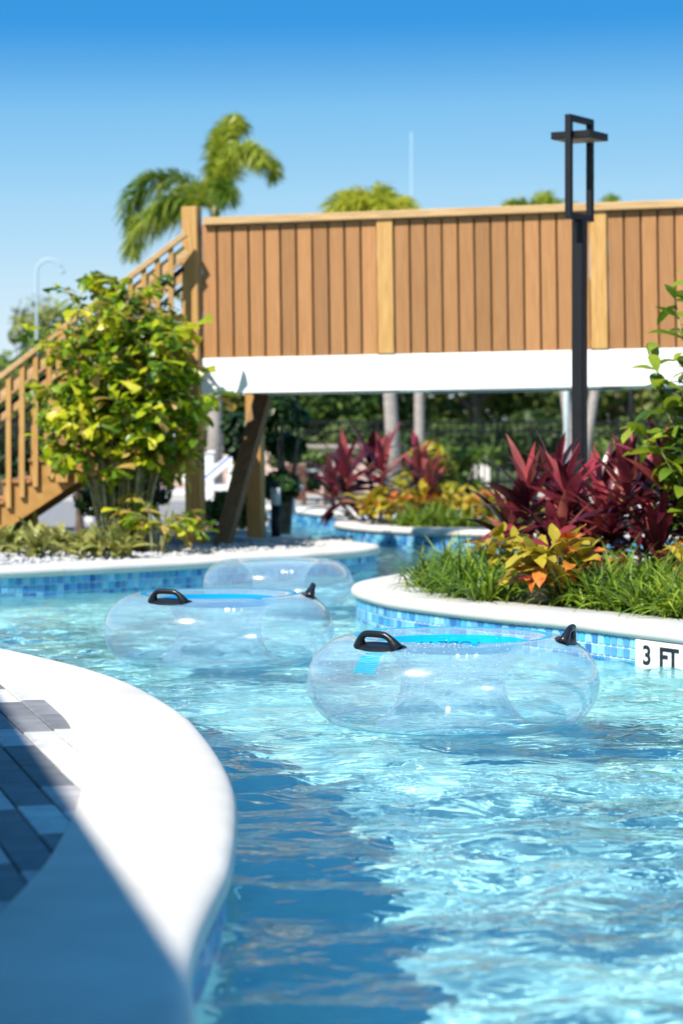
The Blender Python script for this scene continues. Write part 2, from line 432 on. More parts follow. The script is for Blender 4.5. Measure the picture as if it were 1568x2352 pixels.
land('far_ground', S_far, [(60, 31.5), (600, 40), (600, 800), (-600, 800), (-600, 31)], M['deck'], .184)
for nm, S in (('near', S_near), ('left', S_left), ('island', S_isle), ('middle', S_mid), ('far', S_far)):
    w = wall('pool_wall_' + nm, S)
    coping('coping_' + nm, S)
    if nm == 'near': tiles(S, w, limit=300, order=lambda c: abs(c.y - 5.2))
    elif nm == 'left': tiles(S, w, limit=300, order=lambda c: abs(c.x + .9) + (9 if c.y > 21 else 0))
    elif nm == 'island': tiles(S, w, limit=300, order=lambda c: abs(c.y - 12.6) if c.y < 16 else 20 + c.y, skip=lambda c: 1.535 < c.x < 1.705 and c.y < 13)
    else: tiles(S, w, limit=60, order=lambda c: c.y)

# ------------------------------------------------------------------ shade: unseen roof and walls, added behind and left of the camera
M['brown_timber'] = mat_wood('brown_timber', (.10, .06, .035), (.15, .09, .05), .06)
def shadow_caster():
    root = empty('shadow_caster', (-4.5, 1.5, .2)); tag(root, 'unseen dark brown flat roof and walls added to shade the paved deck', 'shadow_caster')
    e0 = Vector((-.337, 4.75, .2)); ed = Vector((-.214, .977, 0)).normalized()
    H = 3.9; off = sdir * ((H + .22 - .2) / sdir.z)
    a = e0 + off - ed * 6.5; b = e0 + off + ed * 9.0
    nrm_ = Vector((-ed.y, ed.x, 0))   # to the left
    mb = MB(); w = 5.0
    vs = [a, b, b + nrm_ * w, a + nrm_ * w]; vs = [v - root.location - Vector((0, 0, .22)) for v in vs]
    vs += [v + Vector((0, 0, .22)) for v in vs]
    mb.add(vs, [(0, 3, 2, 1), (4, 5, 6, 7), (0, 1, 5, 4), (1, 2, 6, 5), (2, 3, 7, 6), (3, 0, 4, 7)])
    mb.build('roof', M['brown_timber'], root)
    q = [v - root.location for v in (a + nrm_ * (w - .15), b + nrm_ * (w - .15), a + nrm_ * .3)]
    MB().bar(Vector((q[0].x, q[0].y, 1.85)), Vector((q[1].x, q[1].y, 1.85)), .12, 3.7).build('wall', M['brown_timber'], root)  # both walls added to block pale sky and deepen the shade
    MB().bar(Vector((q[0].x, q[0].y, 1.85)), Vector((q[2].x, q[2].y, 1.85)), .12, 3.69).build('wall', M['brown_timber'], root)
    for t, s in ((.06, .4), (.5, .4), (.94, .4), (.06, 4.6), (.5, 4.6), (.94, 4.6)):
        p = a.lerp(b, t) + nrm_ * s
        MB().box((p.x - root.location.x, p.y - root.location.y, (H - .2) / 2 - .05), (.16, .16, H - .1), bev=.01).build('post', M['white_paint'], root)
shadow_caster()

# ------------------------------------------------------------------ pavers of the near deck
def pavers():
    root = empty('paving', (0, 0, 0)); tag(root, 'grey and white plank paving bordered by the curved white coping', 'paving')
    cols = [mat_basic('paver_face', c, .8, .18, 14, .25, 150, objvar=.1) for c in ((.15, .155, .17), (.20, .205, .22), (.42, .40, .41), (.55, .55, .54))]
    mes = []
    for c in cols:
        o = MB().box((0, 0, 0), (.104, .442, .06), bev=.004).build('paver', c); mes.append(o.data); bpy.data.objects.remove(o)
    ang = math.atan2(.254, .967)       # rows lean to the left going away
    ca, sa = math.cos(ang), math.sin(ang)
    k = 0
    for i in range(-13, 9):
        for j in range(-2, 20):
            u = i * .109; v = 3.6 + j * .447 + (.2235 if i % 2 else 0) + .06 * ((i * 37) % 5)
            x = -1.0 + u * ca - (v - 7.2) * sa; y = 7.2 + u * sa + (v - 7.2) * ca
            # nothing under the water or outside the visible deck
            d = min((Vector((x, y, .2)) - p).length for p in S_near[::4])
            inside = x < min((p.x for p in S_near[::2] if abs(p.y - y) < .12), default=-9) - .18
            if not inside or d < .23 or x < -2.6 or y > 11.6 or y < 3.4: continue
            Mx = Matrix.Translation((x, y, .163 + rnd.uniform(-.0012, .0012))) @ Matrix.Rotation(ang, 4, 'Z') @ Matrix.Rotation(rnd.uniform(-.004, .004), 4, 'X')
            inst('paver', mes[rnd.choices((0, 1, 2, 3), (4, 2, 3, 5))[0]], root, Mx)
            k += 1
pavers()

# ------------------------------------------------------------------ depth marker
def text_mesh(txt, size, off=0.0, ext=0.0):
    cu = bpy.data.curves.new('t', 'FONT'); cu.body = txt; cu.size = size; cu.offset = off; cu.extrude = ext; cu.align_x = 'CENTER'; cu.align_y = 'CENTER'
    o = bpy.data.objects.new('t', cu); COL.objects.link(o)
    dg = bpy.context.evaluated_depsgraph_get(); me = bpy.data.meshes.new_from_object(o.evaluated_get(dg))
    vs = [v.co.copy() for v in me.vertices]; fs = [tuple(p.vertices) for p in me.polygons]
    bpy.data.objects.remove(o); bpy.data.meshes.remove(me)
    return vs, fs
def depth_marker():
    pts = [p for p in S_isle if p.y < 13.2]
    a = min(pts, key=lambda p: abs(p.x - 1.52)); b = min(pts, key=lambda p: abs(p.x - 1.695))
    d = (b - a); d.z = 0; L_ = d.length; d.normalize(); out = Vector((d.y, -d.x, 0))
    c = (a + b) / 2 + out * .006; c.z = .045
    root = empty('depth_marker', c, math.atan2(d.y, d.x)); tag(root, 'white tile depth marker reading 3 FT in black on the blue tiled pool wall', 'sign')
    for s in (-1, 1): MB().box((s * L_ / 4, 0, 0), (L_ / 2 - .002, .012, .166), bev=.002).build('tile', M['sign_white'], root)
    for ch, u, sz, off in (('3', -.245, .135, .0035), ('F', .10, .135, .0045), ('T', .30, .135, .0045)):
        vs, fs = text_mesh(ch, sz, off, .0008)
        mesh_obj('letter', [(v.x * 1.15 + u * L_, -.0072 - v.z, v.y + .003) for v in vs], fs, M['sign_black'], root)
depth_marker()

# ------------------------------------------------------------------ bridge
BA = Vector((-1.20, 20.8, 0)); BD = Vector((3.985, -1.05, 0)).normalized(); BN = Vector((-BD.y, BD.x, 0))   # along, and away from the camera
RISE = .058 / 4.12
BL = 7.4; BW = 1.22
BM = Matrix((BD, BN, Vector((0, 0, 1)))).transposed()
def bp(s, n, z): return BA + BD * s + BN * n + Vector((0, 0, z + RISE * s))
M['brace_shade'] = mat_wood('shade_darkened_timber', (.15, .085, .035), (.21, .125, .055), .06, (6, 6, 2))  # timber darkened to put the bridge's shade into the brace colour
def bridge():
    root = empty('footbridge', BA); tag(root, 'wooden footbridge with brown board sides and white beams crossing the pool', 'bridge')
    o0 = root.location
    def bx(name, s, n, z, ds, dn, dz, mat, parent=root, bev=.004):
        me = MB().box((0, 0, 0), (ds, dn, dz), bev=bev).build(name, mat, parent)
        me.matrix_local = Matrix.Translation(bp(s, n, z) - o0) @ (Matrix.Rotation(math.atan2(BD.y, BD.x), 4, 'Z') @ Matrix.Rotation(-math.atan(RISE), 4, 'Y'))
        return me
    zb, zd, zr = 1.49, 1.795, 3.0
    for n in (0, BW):
        for s0, s1 in ((0, 1.755), (1.759, 4.9), (4.904, BL)): bx('beam', (s0 + s1) / 2, n, (zb + zd) / 2, s1 - s0, .05, zd - zb, M['white_paint'], bev=.004)
        bx('splice_plate', 2.6, n + .03 * (1 if n == 0 else -1), zb - .006, 1.7, .10, .010, M['grey_sleeve'])
        bx('beam', BL / 2, n + (.06 if n == 0 else -.06), (zb + zd) / 2 + .01, BL, .05, zd - zb - .06, M['pine_dk'])
    for k in range(int(BL / .4)): bx('joist', .2 + k * .4, BW / 2, 1.62, .045, BW - .2, .18, M['pine_dk'])
    for k in range(int(BL / .145)): bx('deck_board', .08 + k * .145, BW / 2, 1.765, .139, BW - .06, .028, M['composite'])
    # side screens
    posts = [.0, 1.63, 3.435, 5.24, 7.3]
    for n, sg in ((0, -1), (BW, 1)):
        bx('top_rail', BL / 2 + .02, n, zr - .03, BL - .02, .13, .065, M['pine_x'])
        for k, s in enumerate(posts[1:]): bx('post', s, n + .012, (zd + zr) / 2 - .02, .138, .10, zr - zd - .05, M['pine'])
        for k in range(len(posts) - 1):
            a, b = posts[k] + (.072 if k else .003), posts[k + 1] - .072
            cnt = round((b - a) / .1435); pitch = (b - a) / cnt
            for j in range(cnt if n == 0 else 0):
                s = a + (j + .5) * pitch
                bx('board', s, n, (zd + zr) / 2 - .025 + rnd.uniform(-.004, .004), pitch - .018, .022, zr - zd - .06, M['composite'], bev=.003)
                if j:
                    bx('cover_strip', s - pitch / 2, n - sg * .026, (zd + zr) / 2 - .03, .06, .018, zr - zd - .075, M['composite'])
            bx('rail', (a + b) / 2, n - sg * .07, zr - .12, b - a, .038, .09, M['pine_dk'])
            bx('rail', (a + b) / 2, n - sg * .07, zd + .12, b - a, .038, .09, M['pine_dk'])
    # end posts stand on the ground
    for n, s in ((-.01, -.07), (BW + .01, .10)):
        bx('post', s, n, (3.10 + .15) / 2, .14, .14, 2.95, M['pine'], bev=.006)
    mb = MB().bar(bp(.14, .12, .16) - o0, bp(.22, BW - .12, 1.46) - o0, .14, .10); mb.build('brace', M['brace_shade'], root)
    bx('post', 5.2, .0, .84, .14, .14, 1.34, M['pine']); bx('post', 5.2, BW, .84, .14, .14, 1.34, M['pine'])
bridge()

# ------------------------------------------------------------------ stairs going down to the left
def stairs():
    o0 = Vector((-2.3, 20.9, .2)); root = empty('stairs', o0); tag(root, 'wooden stairs with baluster railings climbing to the footbridge deck', 'stairs')
    SL = .785; run, rise = .228, .228 * .785
    X0 = -1.33; Z0 = 1.80
    n_steps = 9
    ys = (20.62, 22.25)
    tilt = math.atan(SL)
    Rm = Matrix.Rotation(-tilt, 4, 'Y')
    for yy in ys:
        # closed stringer with a saw-tooth top
        a = Vector((X0 + .05, yy, Z0 - .02)); pts = []
        x, z = X0 + .05, Z0
        for k in range(n_steps):
            pts.append((x, z - rise * 0)); z -= rise
            pts[-1] = (x, z + rise)
            pts.append((x - .0, z + rise))
            x2 = x - run
            pts.append((x2, z + rise)); pts.append((x2, z)); x = x2
        low = [(x, z - .12), (X0 + .05, Z0 - SL * .0 - .34)]
        prof = pts + [(x - .02, .19), (x + .26, .19)] + [(X0 + .05, Z0 - .42)]
        clean = []
        for p in prof:
            if not clean or (abs(p[0] - clean[-1][0]) + abs(p[1] - clean[-1][1])) > 1e-4: clean.append(p)
        vs = [Vector((p[0], yy - .02, p[1])) - o0 for p in clean] + [Vector((p[0], yy + .02, p[1])) - o0 for p in clean]
        m = len(clean); fs = [tuple(range(m)), tuple(range(2 * m - 1, m - 1, -1))] + [(i, i + m, (i + 1) % m + m, (i + 1) % m) for i in range(m)]
        mesh_obj('stringer', vs, fs, M['pine_dk'], root)
    for k in range(n_steps):
        x = X0 + .05 - k * run; z = Z0 - k * rise
        MB().box(Vector((x - run / 2, (ys[0] + ys[1]) / 2, z + .016)) - o0, (run + .02, ys[1] - ys[0] + .09, .028), bev=.004).build('tread', M['composite'], root)
        MB().box(Vector((x - run + .012, (ys[0] + ys[1]) / 2, z - rise / 2)) - o0, (.018, ys[1] - ys[0] - .05, rise - .03)).build('riser', M['pine'], root)
    for q, yy in enumerate(ys):
        yb = yy - .03 if q == 0 else yy + .03
        def ln(x): return Z0 + (x - X0) * SL      # nosing line
        xa, xb = X0 - .02, X0 - n_steps * run
        MB().bar(Vector((xa + .03, yb, ln(xa) + 1.07)) - o0, Vector((xb, yb, ln(xb) + 1.07)) - o0, .10, .045, bev=.004).build('hand_rail', M['pine_x'], root)
        MB().bar(Vector((xa + .03, yb + .015, ln(xa) + .93)) - o0, Vector((xb, yb + .015, ln(xb) + .93)) - o0, .035, .085).build('rail', M['pine_x'], root)
        MB().tube([Vector((xa, yb + (.09 if q == 0 else -.09), ln(xa) + .78)) - o0, Vector((xb, yb + (.09 if q == 0 else -.09), ln(xb) + .78)) - o0], .019, 10).build('grab_rail', M['black_metal'], root, True)
        k = 0; x = xa - .10
        while x > xb:
            if k % 9 == 8:
                MB().box(Vector((x, yb - .01, ln(x) + .42)) - o0, (.10, .10, 1.34), bev=.005).build('newel_post', M['pine'], root)
            else:
                MB().box(Vector((x, yb - .012, ln(x) + .46)) - o0, (.042, .034, 1.13)).build('baluster', M['pine'], root)
            x -= .115; k += 1
stairs()

# ------------------------------------------------------------------ lamp
def lamp(loc, rz, label):
    root = empty('lamp_post', loc, rz); tag(root, label, 'lamp')
    z0 = -loc[2]
    B_ = M['black_metal']
    H0, H1 = 2.62 + z0, 3.325 + z0
    w = .084
    mb = MB().box((0, 0, (H0 - .0) / 2), (w, w, H0), bev=.006); mb.build('pole', B_, root)
    MB().box((0, 0, .01), (.22, .22, .02), bev=.003).build('base_plate', B_, root)
    MB().box((-.0, -w / 2 - .002, H0 - .07), (.022, .006, .12)).build('slot', M['rubber'], root)
    L_ = .335; t = .040; d = .045
    fr = MB()
    fr.box((0, -L_ / 2, (H0 + H1) / 2), (d, t, H1 - H0), bev=.003); fr.box((0, L_ / 2, (H0 + H1) / 2), (d, t, H1 - H0), bev=.003)
    fr.box((0, 0, H1 - t / 2), (d - .002, L_ - t, t)); fr.box((0, 0, H0 + t / 2), (d - .002, L_ - t, t))
    fr.build('frame', B_, root)
    s = .293
    hd = MB().box((0, 0, H1 - .135), (s, s, .05), bev=.003).build('lamp_head', B_, root)
    MB().box((0, 0, H1 - .1615), (s - .03, s - .03, .003)).build('diffuser', M['lamp_under'], hd)
lamp_p = P(1330, 1100, 16.5)
lamp((lamp_p.x, 16.5, .19), -R(31), 'black square lamp post with open rectangular frame and flat lamp head')

# ------------------------------------------------------------------ floating rings
def mat_vinyl():
    m, nt, out = newmat('clear_vinyl'); N, L = nt.nodes, nt.links
    tr = N.new('ShaderNodeBsdfTransparent'); tr.inputs[0].default_value = (.905, .95, .98, 1)
    gl = N.new('ShaderNodeBsdfGlossy'); gl.inputs['Roughness'].default_value = .045; gl.inputs[0].default_value = (1, 1, 1, 1)
    df = N.new('ShaderNodeBsdfDiffuse'); df.inputs[0].default_value = (.66, .80, .92, 1)
    lw = N.new('ShaderNodeLayerWeight'); lw.inputs[0].default_value = .5
    pw = N.new('ShaderNodeMath'); pw.operation = 'POWER'; pw.inputs[1].default_value = 2.6; L.new(lw.outputs['Facing'], pw.inputs[0])
    ma = N.new('ShaderNodeMath'); ma.operation = 'MULTIPLY_ADD'; ma.inputs[1].default_value = .55; ma.inputs[2].default_value = .05; L.new(pw.outputs[0], ma.inputs[0])
    tcn = N.new('ShaderNodeTexCoord'); nz = N.new('ShaderNodeTexNoise'); nz.inputs['Scale'].default_value = 5; nz.inputs['Detail'].default_value = 2; L.new(tcn.outputs['Object'], nz.inputs['Vector'])
    bp_ = N.new('ShaderNodeBump'); bp_.inputs['Strength'].default_value = .35; bp_.inputs['Distance'].default_value = .02; L.new(nz.outputs['Fac'], bp_.inputs['Height']); L.new(bp_.outputs[0], gl.inputs['Normal'])
    hz = N.new('ShaderNodeMath'); hz.operation = 'MULTIPLY_ADD'; hz.inputs[1].default_value = .26; hz.inputs[2].default_value = .088; L.new(pw.outputs[0], hz.inputs[0])
    m1 = N.new('ShaderNodeMixShader'); L.new(hz.outputs[0], m1.inputs[0]); L.new(tr.outputs[0], m1.inputs[1]); L.new(df.outputs[0], m1.inputs[2])
    m2 = N.new('ShaderNodeMixShader'); L.new(ma.outputs[0], m2.inputs[0]); L.new(m1.outputs[0], m2.inputs[1]); g2 = N.new('ShaderNodeBsdfGlossy'); g2.inputs['Roughness'].default_value = .2; L.new(bp_.outputs[0], g2.inputs['Normal'])
    mg = N.new('ShaderNodeMixShader'); mg.inputs[0].default_value = .5; L.new(gl.outputs[0], mg.inputs[1]); L.new(g2.outputs[0], mg.inputs[2])
    L.new(mg.outputs[0], m2.inputs[2])
    L.new(m2.outputs[0], out.inputs[0])
    return m
def mat_print(name, col, alpha):
    m, nt, out = newmat(name); N, L = nt.nodes, nt.links
    tr = N.new('ShaderNodeBsdfTransparent'); tr.inputs[0].default_value = (*[min(1, .35 + c) for c in col], 1)
    df = N.new('ShaderNodeBsdfPrincipled'); df.inputs['Base Color'].default_value = (*col, 1); df.inputs['Roughness'].default_value = .3
    tl = N.new('ShaderNodeBsdfTranslucent'); tl.inputs[0].default_value = (*col, 1)
    m1 = N.new('ShaderNodeMixShader'); m1.inputs[0].default_value = .35; L.new(df.outputs[0], m1.inputs[1]); L.new(tl.outputs[0], m1.inputs[2])
    mx = N.new('ShaderNodeMixShader'); mx.inputs[0].default_value = alpha; L.new(tr.outputs[0], mx.inputs[1]); L.new(m1.outputs[0], mx.inputs[2])
    L.new(mx.outputs[0], out.inputs[0]); return m
M['vinyl'] = mat_vinyl()
M['print'] = mat_print('cyan_print', (.0, .50, .78), .8)
M['waterline'] = mat_print('waterline_tint', (.10, .52, .66), .45)
M['print_dk'] = mat_print('blue_print', (.02, .16, .32), .65)
M['drop'] = mat_basic('water_bead', (.75, .82, .86), .05, spec=.9)
def ring(loc, Rm, r, zc, label, handles=(), prt='print', detail=False, rz=0.0, seed=1):
    rr = random.Random(seed)
    root = empty('swim_ring', (loc[0], loc[1], 0)); tag(root, label, 'swim ring', 'clear swim rings floating in the pool')
    rv = r * .97
    def tp(th, ph, e=0.0):
        # a vinyl tube: a little flat below, faint puckers along the inner seam
        c, s = math.cos(ph), math.sin(ph)
        puck = 0
        rad = Rm + (r + e) * c
        return Vector((rad * math.cos(th), rad * math.sin(th), zc + (rv + e) * s))
    nu, nv = 144, 56; vs, fs = [], []
    for i in range(nu):
        th = 2 * math.pi * i / nu
        for j in range(nv):
            ph = 2 * math.pi * j / nv
            c = math.cos(ph)
            e = -.0022 * max(0, c - .5) * (1 + math.sin(th * 47 + .8 * math.sin(5 * th))) * max(0, 1 - abs(math.sin(ph)) * 2.2)
            e -= .003 * max(0, -c - .3) * (1 + math.sin(th * 26)) 
            vs.append(tp(th, ph, e))
    for i in range(nu):
        for j in range(nv):
            a, b = i * nv + j, i * nv + (j + 1) % nv; c, d = (i + 1) % nu * nv + j, (i + 1) % nu * nv + (j + 1) % nv
            fs.append((a, c, d, b))
    body = mesh_obj('body', vs, fs, M['vinyl'], root, True)
    def band(name, ph0, ph1, mat, th0=0, th1=2 * math.pi, e=.0016, n=120, seg=3):
        v, f = [], []
        for i in range(n + 1):
            th = th0 + (th1 - th0) * i / n
            for j in range(seg + 1): v.append(tp(th, ph0 + (ph1 - ph0) * j / seg, e))
        for i in range(n):
            for j in range(seg):
                a = i * (seg + 1) + j; f.append((a, a + seg + 1, a + seg + 2, a + 1))
        return mesh_obj(name, v, f, mat, body, True)
    pm = M[prt]
    band('printed_stripe', R(89), R(97), pm); band('printed_stripe', R(120), R(136), pm)
    band('seam', R(-1.0), R(1.0), M['vinyl'], e=.003); band('seam', R(178.6), R(181.4), M['vinyl'], e=.003); band('waterline_band', R(-59), R(-56), M['waterline'], e=.002)  # last band: cyan line added to mark where ring meets water
    # pointed badge hanging from the stripe on the front
    def wrap(pts, faces, th0, ph0, mat, name, flip=1, e=.0022):
        return mesh_obj(name, [tp(th0 + flip * p[0] / (Rm + r * math.cos(ph0)), ph0 + p[1] / r, e) for p in pts], faces, mat, body)
    if detail:
        wrap([(-.10, 0), (-.03, -.008), (-.022, -.03), (0, -.055), (.022, -.03), (.03, -.008), (.10, 0)], [(0, 1, 6), (1, 2, 4, 5), (2, 3, 4), (1, 5, 6)], R(278), R(92), pm, 'printed_badge')
        tv, tf = text_mesh('TUBE PRO', .052, .0012)
        tv2 = [(v.x * 1.55, v.y) for v in tv]
        wrap(tv2, tf, R(99), R(138), M['print_dk'], 'lettering', 1)
        band('printed_bar', R(128), R(144), pm, R(64), R(84), n=20)
        # warning notice: frame, heading and lines of small print
        def rect(x0, y0, x1, y1, mat, name): 
            n = 8; v = [(x0 + (x1 - x0) * i / n, y) for y in (y0, y1) for i in range(n + 1)]
            f = [(i, i + 1, n + 2 + i, n + 1 + i) for i in range(n)]
            return wrap(v, f, R(231), R(38), mat, name)
        rect(-.062, .056, .062, .058, pm, 'notice_border'); rect(-.062, -.058, .062, -.056, pm, 'notice_border'); rect(.060, -.058, .062, .058, pm, 'notice_border')
        tv, tf = text_mesh('WARNING', .016, .0006); wrap([(v.x * 1.2, v.y + .045) for v in tv], tf, R(231), R(38), pm, 'lettering')
        for k in range(10): rect(-.055, .028 - k * .0082, .052 - rr.uniform(0, .012), .033 - k * .0082, pm, 'notice_line')
        # beads of water
        bm = bmesh.new()
        for k in range(900):
            th = rr.uniform(0, 2 * math.pi); ph = rr.uniform(R(-25), R(150)); s = rr.choice((.0008, .001, .0012, .0016, .0024))
            if rr.random() < .55: th = rr.gauss(R(255), .35)
            mt = Matrix.Translation(tp(th, ph, .0008)) @ Matrix.Diagonal((s, s, s, 1))
            bmesh.ops.create_icosphere(bm, subdivisions=1, radius=1.0, matrix=mt)
        me = bpy.data.meshes.new('water_beads'); bm.to_mesh(me); bm.free(); me.materials.append(M['drop'])
        me.polygons.foreach_set('use_smooth', [True] * len(me.polygons))
        b = link(bpy.data.objects.new('water_beads', me), root); tag(b, kind='stuff')
    else:
        wrap([(-.10, 0), (-.03, -.008), (-.022, -.03), (0, -.055), (.022, -.03), (.03, -.008), (.10, 0)], [(0, 1, 6), (1, 2, 4, 5), (2, 3, 4), (1, 5, 6)], R(300), R(92), pm, 'printed_badge')
    for (th0, ph0) in handles:
        L_ = .19; n = 20
        # pad following the ring
        v, f = [], []; na, nr_ = 28, 4
        for k in range(nr_ + 1):
            q = k / nr_
            for i in range(na):
                a = 2 * math.pi * i / na
                x = .135 * q * math.copysign(abs(math.cos(a)) ** .9, math.cos(a)); y = .045 * q * math.sin(a) * (1 - .45 * abs(math.cos(a)) ** 3)
                v.append(tp(th0 + x / (Rm + r * math.cos(ph0)), ph0 + y / r, .003 + .006 * (1 - q ** 3)))
        for k in range(nr_):
            for i in range(na): f.append((k * na + i, k * na + (i + 1) % na, (k + 1) * na + (i + 1) % na, (k + 1) * na + i))
        h = mesh_obj('handle', v, f, M['rubber'], root, True)
        c0 = tp(th0, ph0); nn = (tp(th0, ph0, .1) - c0).normalized(); tt = Vector((-math.sin(th0), math.cos(th0), 0))
        pts, rad = [], []
        for k in range(33):
            u = -1 + 2 * k / 32
            h_ = .058 * (1 - abs(u) ** 5.0)
            p = c0 + tt * (u * L_ / 2 * (1 - .10 * (1 - abs(u)))) + nn * (h_ - .004)
            pts.append(p); rad.append((.013 if abs(u) < .7 else .013 + .014 * ((abs(u) - .7) / .3) ** 2) + (.0012 * (k % 2) if abs(u) < .6 else 0))
        mb = MB().tube(pts, rad, 12); mb.build('grip', M['rubber'], h, True)
ring((.458, 9.95), .405, .195, .168, 'clear swim ring with bright cyan stripes, warning print and water beads, nearest the depth marker', ((R(229), R(68)), (R(-14), R(70))), 'print', True, seed=3)
M['print_bl'] = mat_print('deep_cyan_print', (.0, .36, .72), .8)
ring((-.637, 12.6), .405, .192, .158, 'clear swim ring with two black handles and plain blue stripes, no warning print', ((R(240), R(70)), (R(2), R(70))), 'print_bl', seed=5)
M['print_pale'] = mat_print('pale_print', (.55, .72, .85), .35)
ring((-.425, 16.35), .34, .17, .145, 'small colourless swim ring without handles, close to the gravel bank', (), 'print_pale', seed=8)

# ------------------------------------------------------------------ leaves
def leaf_geo(Ln, W, droop=.3, fold=.25, n=6, tip=1.0, wave=0.0, shape='lance', seed=0):
    """leaf along +Y, face up; three columns"""
    rr = random.Random(seed); vs, fs = [], []
    ang = 0; y = z = 0.0; st = Ln / n
    for i in range(n + 1):
        t = i / n
        if shape == 'lance': w = W * math.sin(math.pi * min(1, (t * .93 + .07)) ** .85) ** .9
        elif shape == 'oval': w = W * math.sin(math.pi * min(1, t * .95 + .05)) ** .75
        elif shape == 'blade': w = W * (1 - t ** 2.5) * (.7 + .3 * min(1, t * 4))
        elif shape == 'fish': w = W * (.10 + .9 * t ** 1.1)
        if i == n and shape != 'fish': w = W * .02
        wv = wave * math.sin(t * 11 + seed)
        jag = 0
        vs += [(-w, y + (rr.uniform(-.22, .12) * Ln if shape == 'fish' and i == n else 0), z + w * fold + wv * W), (0, y + (rr.uniform(-.1, .05) * Ln if shape == 'fish' and i == n else 0), z), (w, y + (rr.uniform(-.3, .05) * Ln if shape == 'fish' and i == n else 0), z + w * fold - wv * W)]
        ang -= droop / n * (.4 + 1.2 * t)
        y += math.cos(ang) * st; z += math.sin(ang) * st
        if i: 
            a = 3 * (i - 1); fs += [(a, a + 1, a + 4, a + 3), (a + 1, a + 2, a + 5, a + 4)]
    return [Vector(v) for v in vs], fs
def leaf_mesh(name, geo, mat):
    me = bpy.data.meshes.new(name); me.from_pydata([tuple(v) for v in geo[0]], [], geo[1]); me.materials.append(mat)
    me.polygons.foreach_set('use_smooth', [True] * len(me.polygons)); me.update(); return me
def frame(base, az, el, roll=0.0, s=1.0):
    """local +Y points along (az, el)"""
    return Matrix.Translation(base) @ Matrix.Rotation(az - math.pi / 2, 4, 'Z') @ Matrix.Rotation(el, 4, 'X') @ Matrix.Rotation(roll, 4, 'Y') @ Matrix.Scale(s, 4)
def leaves(root, spots, variants, limit=300, name='leaf'):
    """spots: (matrix, weight); the weightiest become parts, the rest one mass"""
    spots = sorted(spots, key=lambda q: -q[1])
    for Mx, _ in spots[:limit]: inst(name, variants[rnd.randrange(len(variants))], root, Mx)
    rest = spots[limit:]
    if rest:
        V, Fc, MI = [], [], []; mats = []
        for Mx, _ in rest:
            me = variants[rnd.randrange(len(variants))]; m = me.materials[0]
            if m not in mats: mats.append(m)
            n = len(V); V += [Mx @ v.co for v in me.vertices]
            for p in me.polygons: Fc.append(tuple(i + n for i in p.vertices)); MI.append(mats.index(m))
        o = mesh_obj('foliage', V, Fc, None, root, True, mats, MI); tag(o, kind='stuff')

M['cordy_dark'] = mat_leaf('ti_leaf_dark', (.022, .005, .010), (.085, .012, .022), .2, .28, 5)
M['cordy_red'] = mat_leaf('ti_leaf_red', (.11, .014, .028), (.34, .05, .07), .35, .3, 5)
M['cordy_pink'] = mat_leaf('ti_leaf_pink', (.38, .04, .06), (.50, .16, .12), .4, .35, 5)
CORDY = [leaf_mesh('leaf', leaf_geo(.35, .033, d, .3, 6, seed=k), m) for k, (d, m) in enumerate(((.5, M['cordy_dark']), (1.0, M['cordy_dark']), (.4, M['cordy_red']), (.8, M['cordy_red']), (.7, M['cordy_dark']), (.3, M['cordy_pink'])))]
M['cane'] = mat_basic('cane_bark', (.16, .11, .07), .85, .3, 20, .4, 60)
M['cane_green'] = mat_basic('cane_green', (.12, .16, .05), .6, .4, 14, .2, 60, col2=(.22, .20, .09))
def cordyline(loc, canes, label, group, s=1.0, per=17, seed=0):
    rr = random.Random(seed); root = empty('ti_plant', loc); tag(root, label, 'plant', group)
    for (dx, dy, h, lean) in canes:
        top = Vector((dx + math.cos(lean) * .05, dy + math.sin(lean) * .05, h)) * s
        MB().tube([(dx * .5 * s, dy * .5 * s, 0), (dx * .9 * s, dy * .9 * s, h * .5 * s), top], [.014 * s, .012 * s, .009 * s], 7).build('cane', M['cane'], root, True)
        for k in range(per):
            t = k / (per - 1)                 # 0 lowest, 1 heart of the rosette
            az = k * 2.4 + rr.uniform(-.3, .3); el = R(-12 + 92 * t + rr.uniform(-9, 9))
            b = top + Vector((0, 0, (-.20 + .22 * t) * s))
            v = CORDY[rr.choice((0, 1, 4, 0, 1, 4, 3) if t < .5 else (2, 3, 0, 4, 5, 5, 2))]
            inst('leaf', v, root, frame(b, az, min(el, R(85)), rr.uniform(-.5, .5), s * rr.uniform(.82, 1.2) * (1.05 - .25 * abs(t - .6))))
cp = P(1290, 1200, 15.9)
cordyline((cp.x + .02, 15.9, .19), [(-.17, -.05, .50, 3.0), (.0, -.12, .52, 4.7), (.18, .02, .46, 0), (-.04, .14, .56, 1.6), (.12, -.2, .30, 5.2), (-.26, .1, .30, 2.5), (-.05, -.22, .24, 4.4)], 'dark red ti plant in front of the lamp post foot', None, 1.12, 25, 3)
cp = P(1490, 1200, 15.3)
cordyline((cp.x, 15.3, .19), [(-.08, -.05, .58, 3.0), (.05, -.12, .66, 4.7), (.2, .02, .56, 0), (.0, .14, .46, 1.6), (-.16, .08, .38, 2.6), (.22, -.14, .38, 5.6), (.02, -.2, .26, 4.6)], 'tallest dark red ti plant, growing beside the leafy green shrub', None, 1.12, 25, 9)

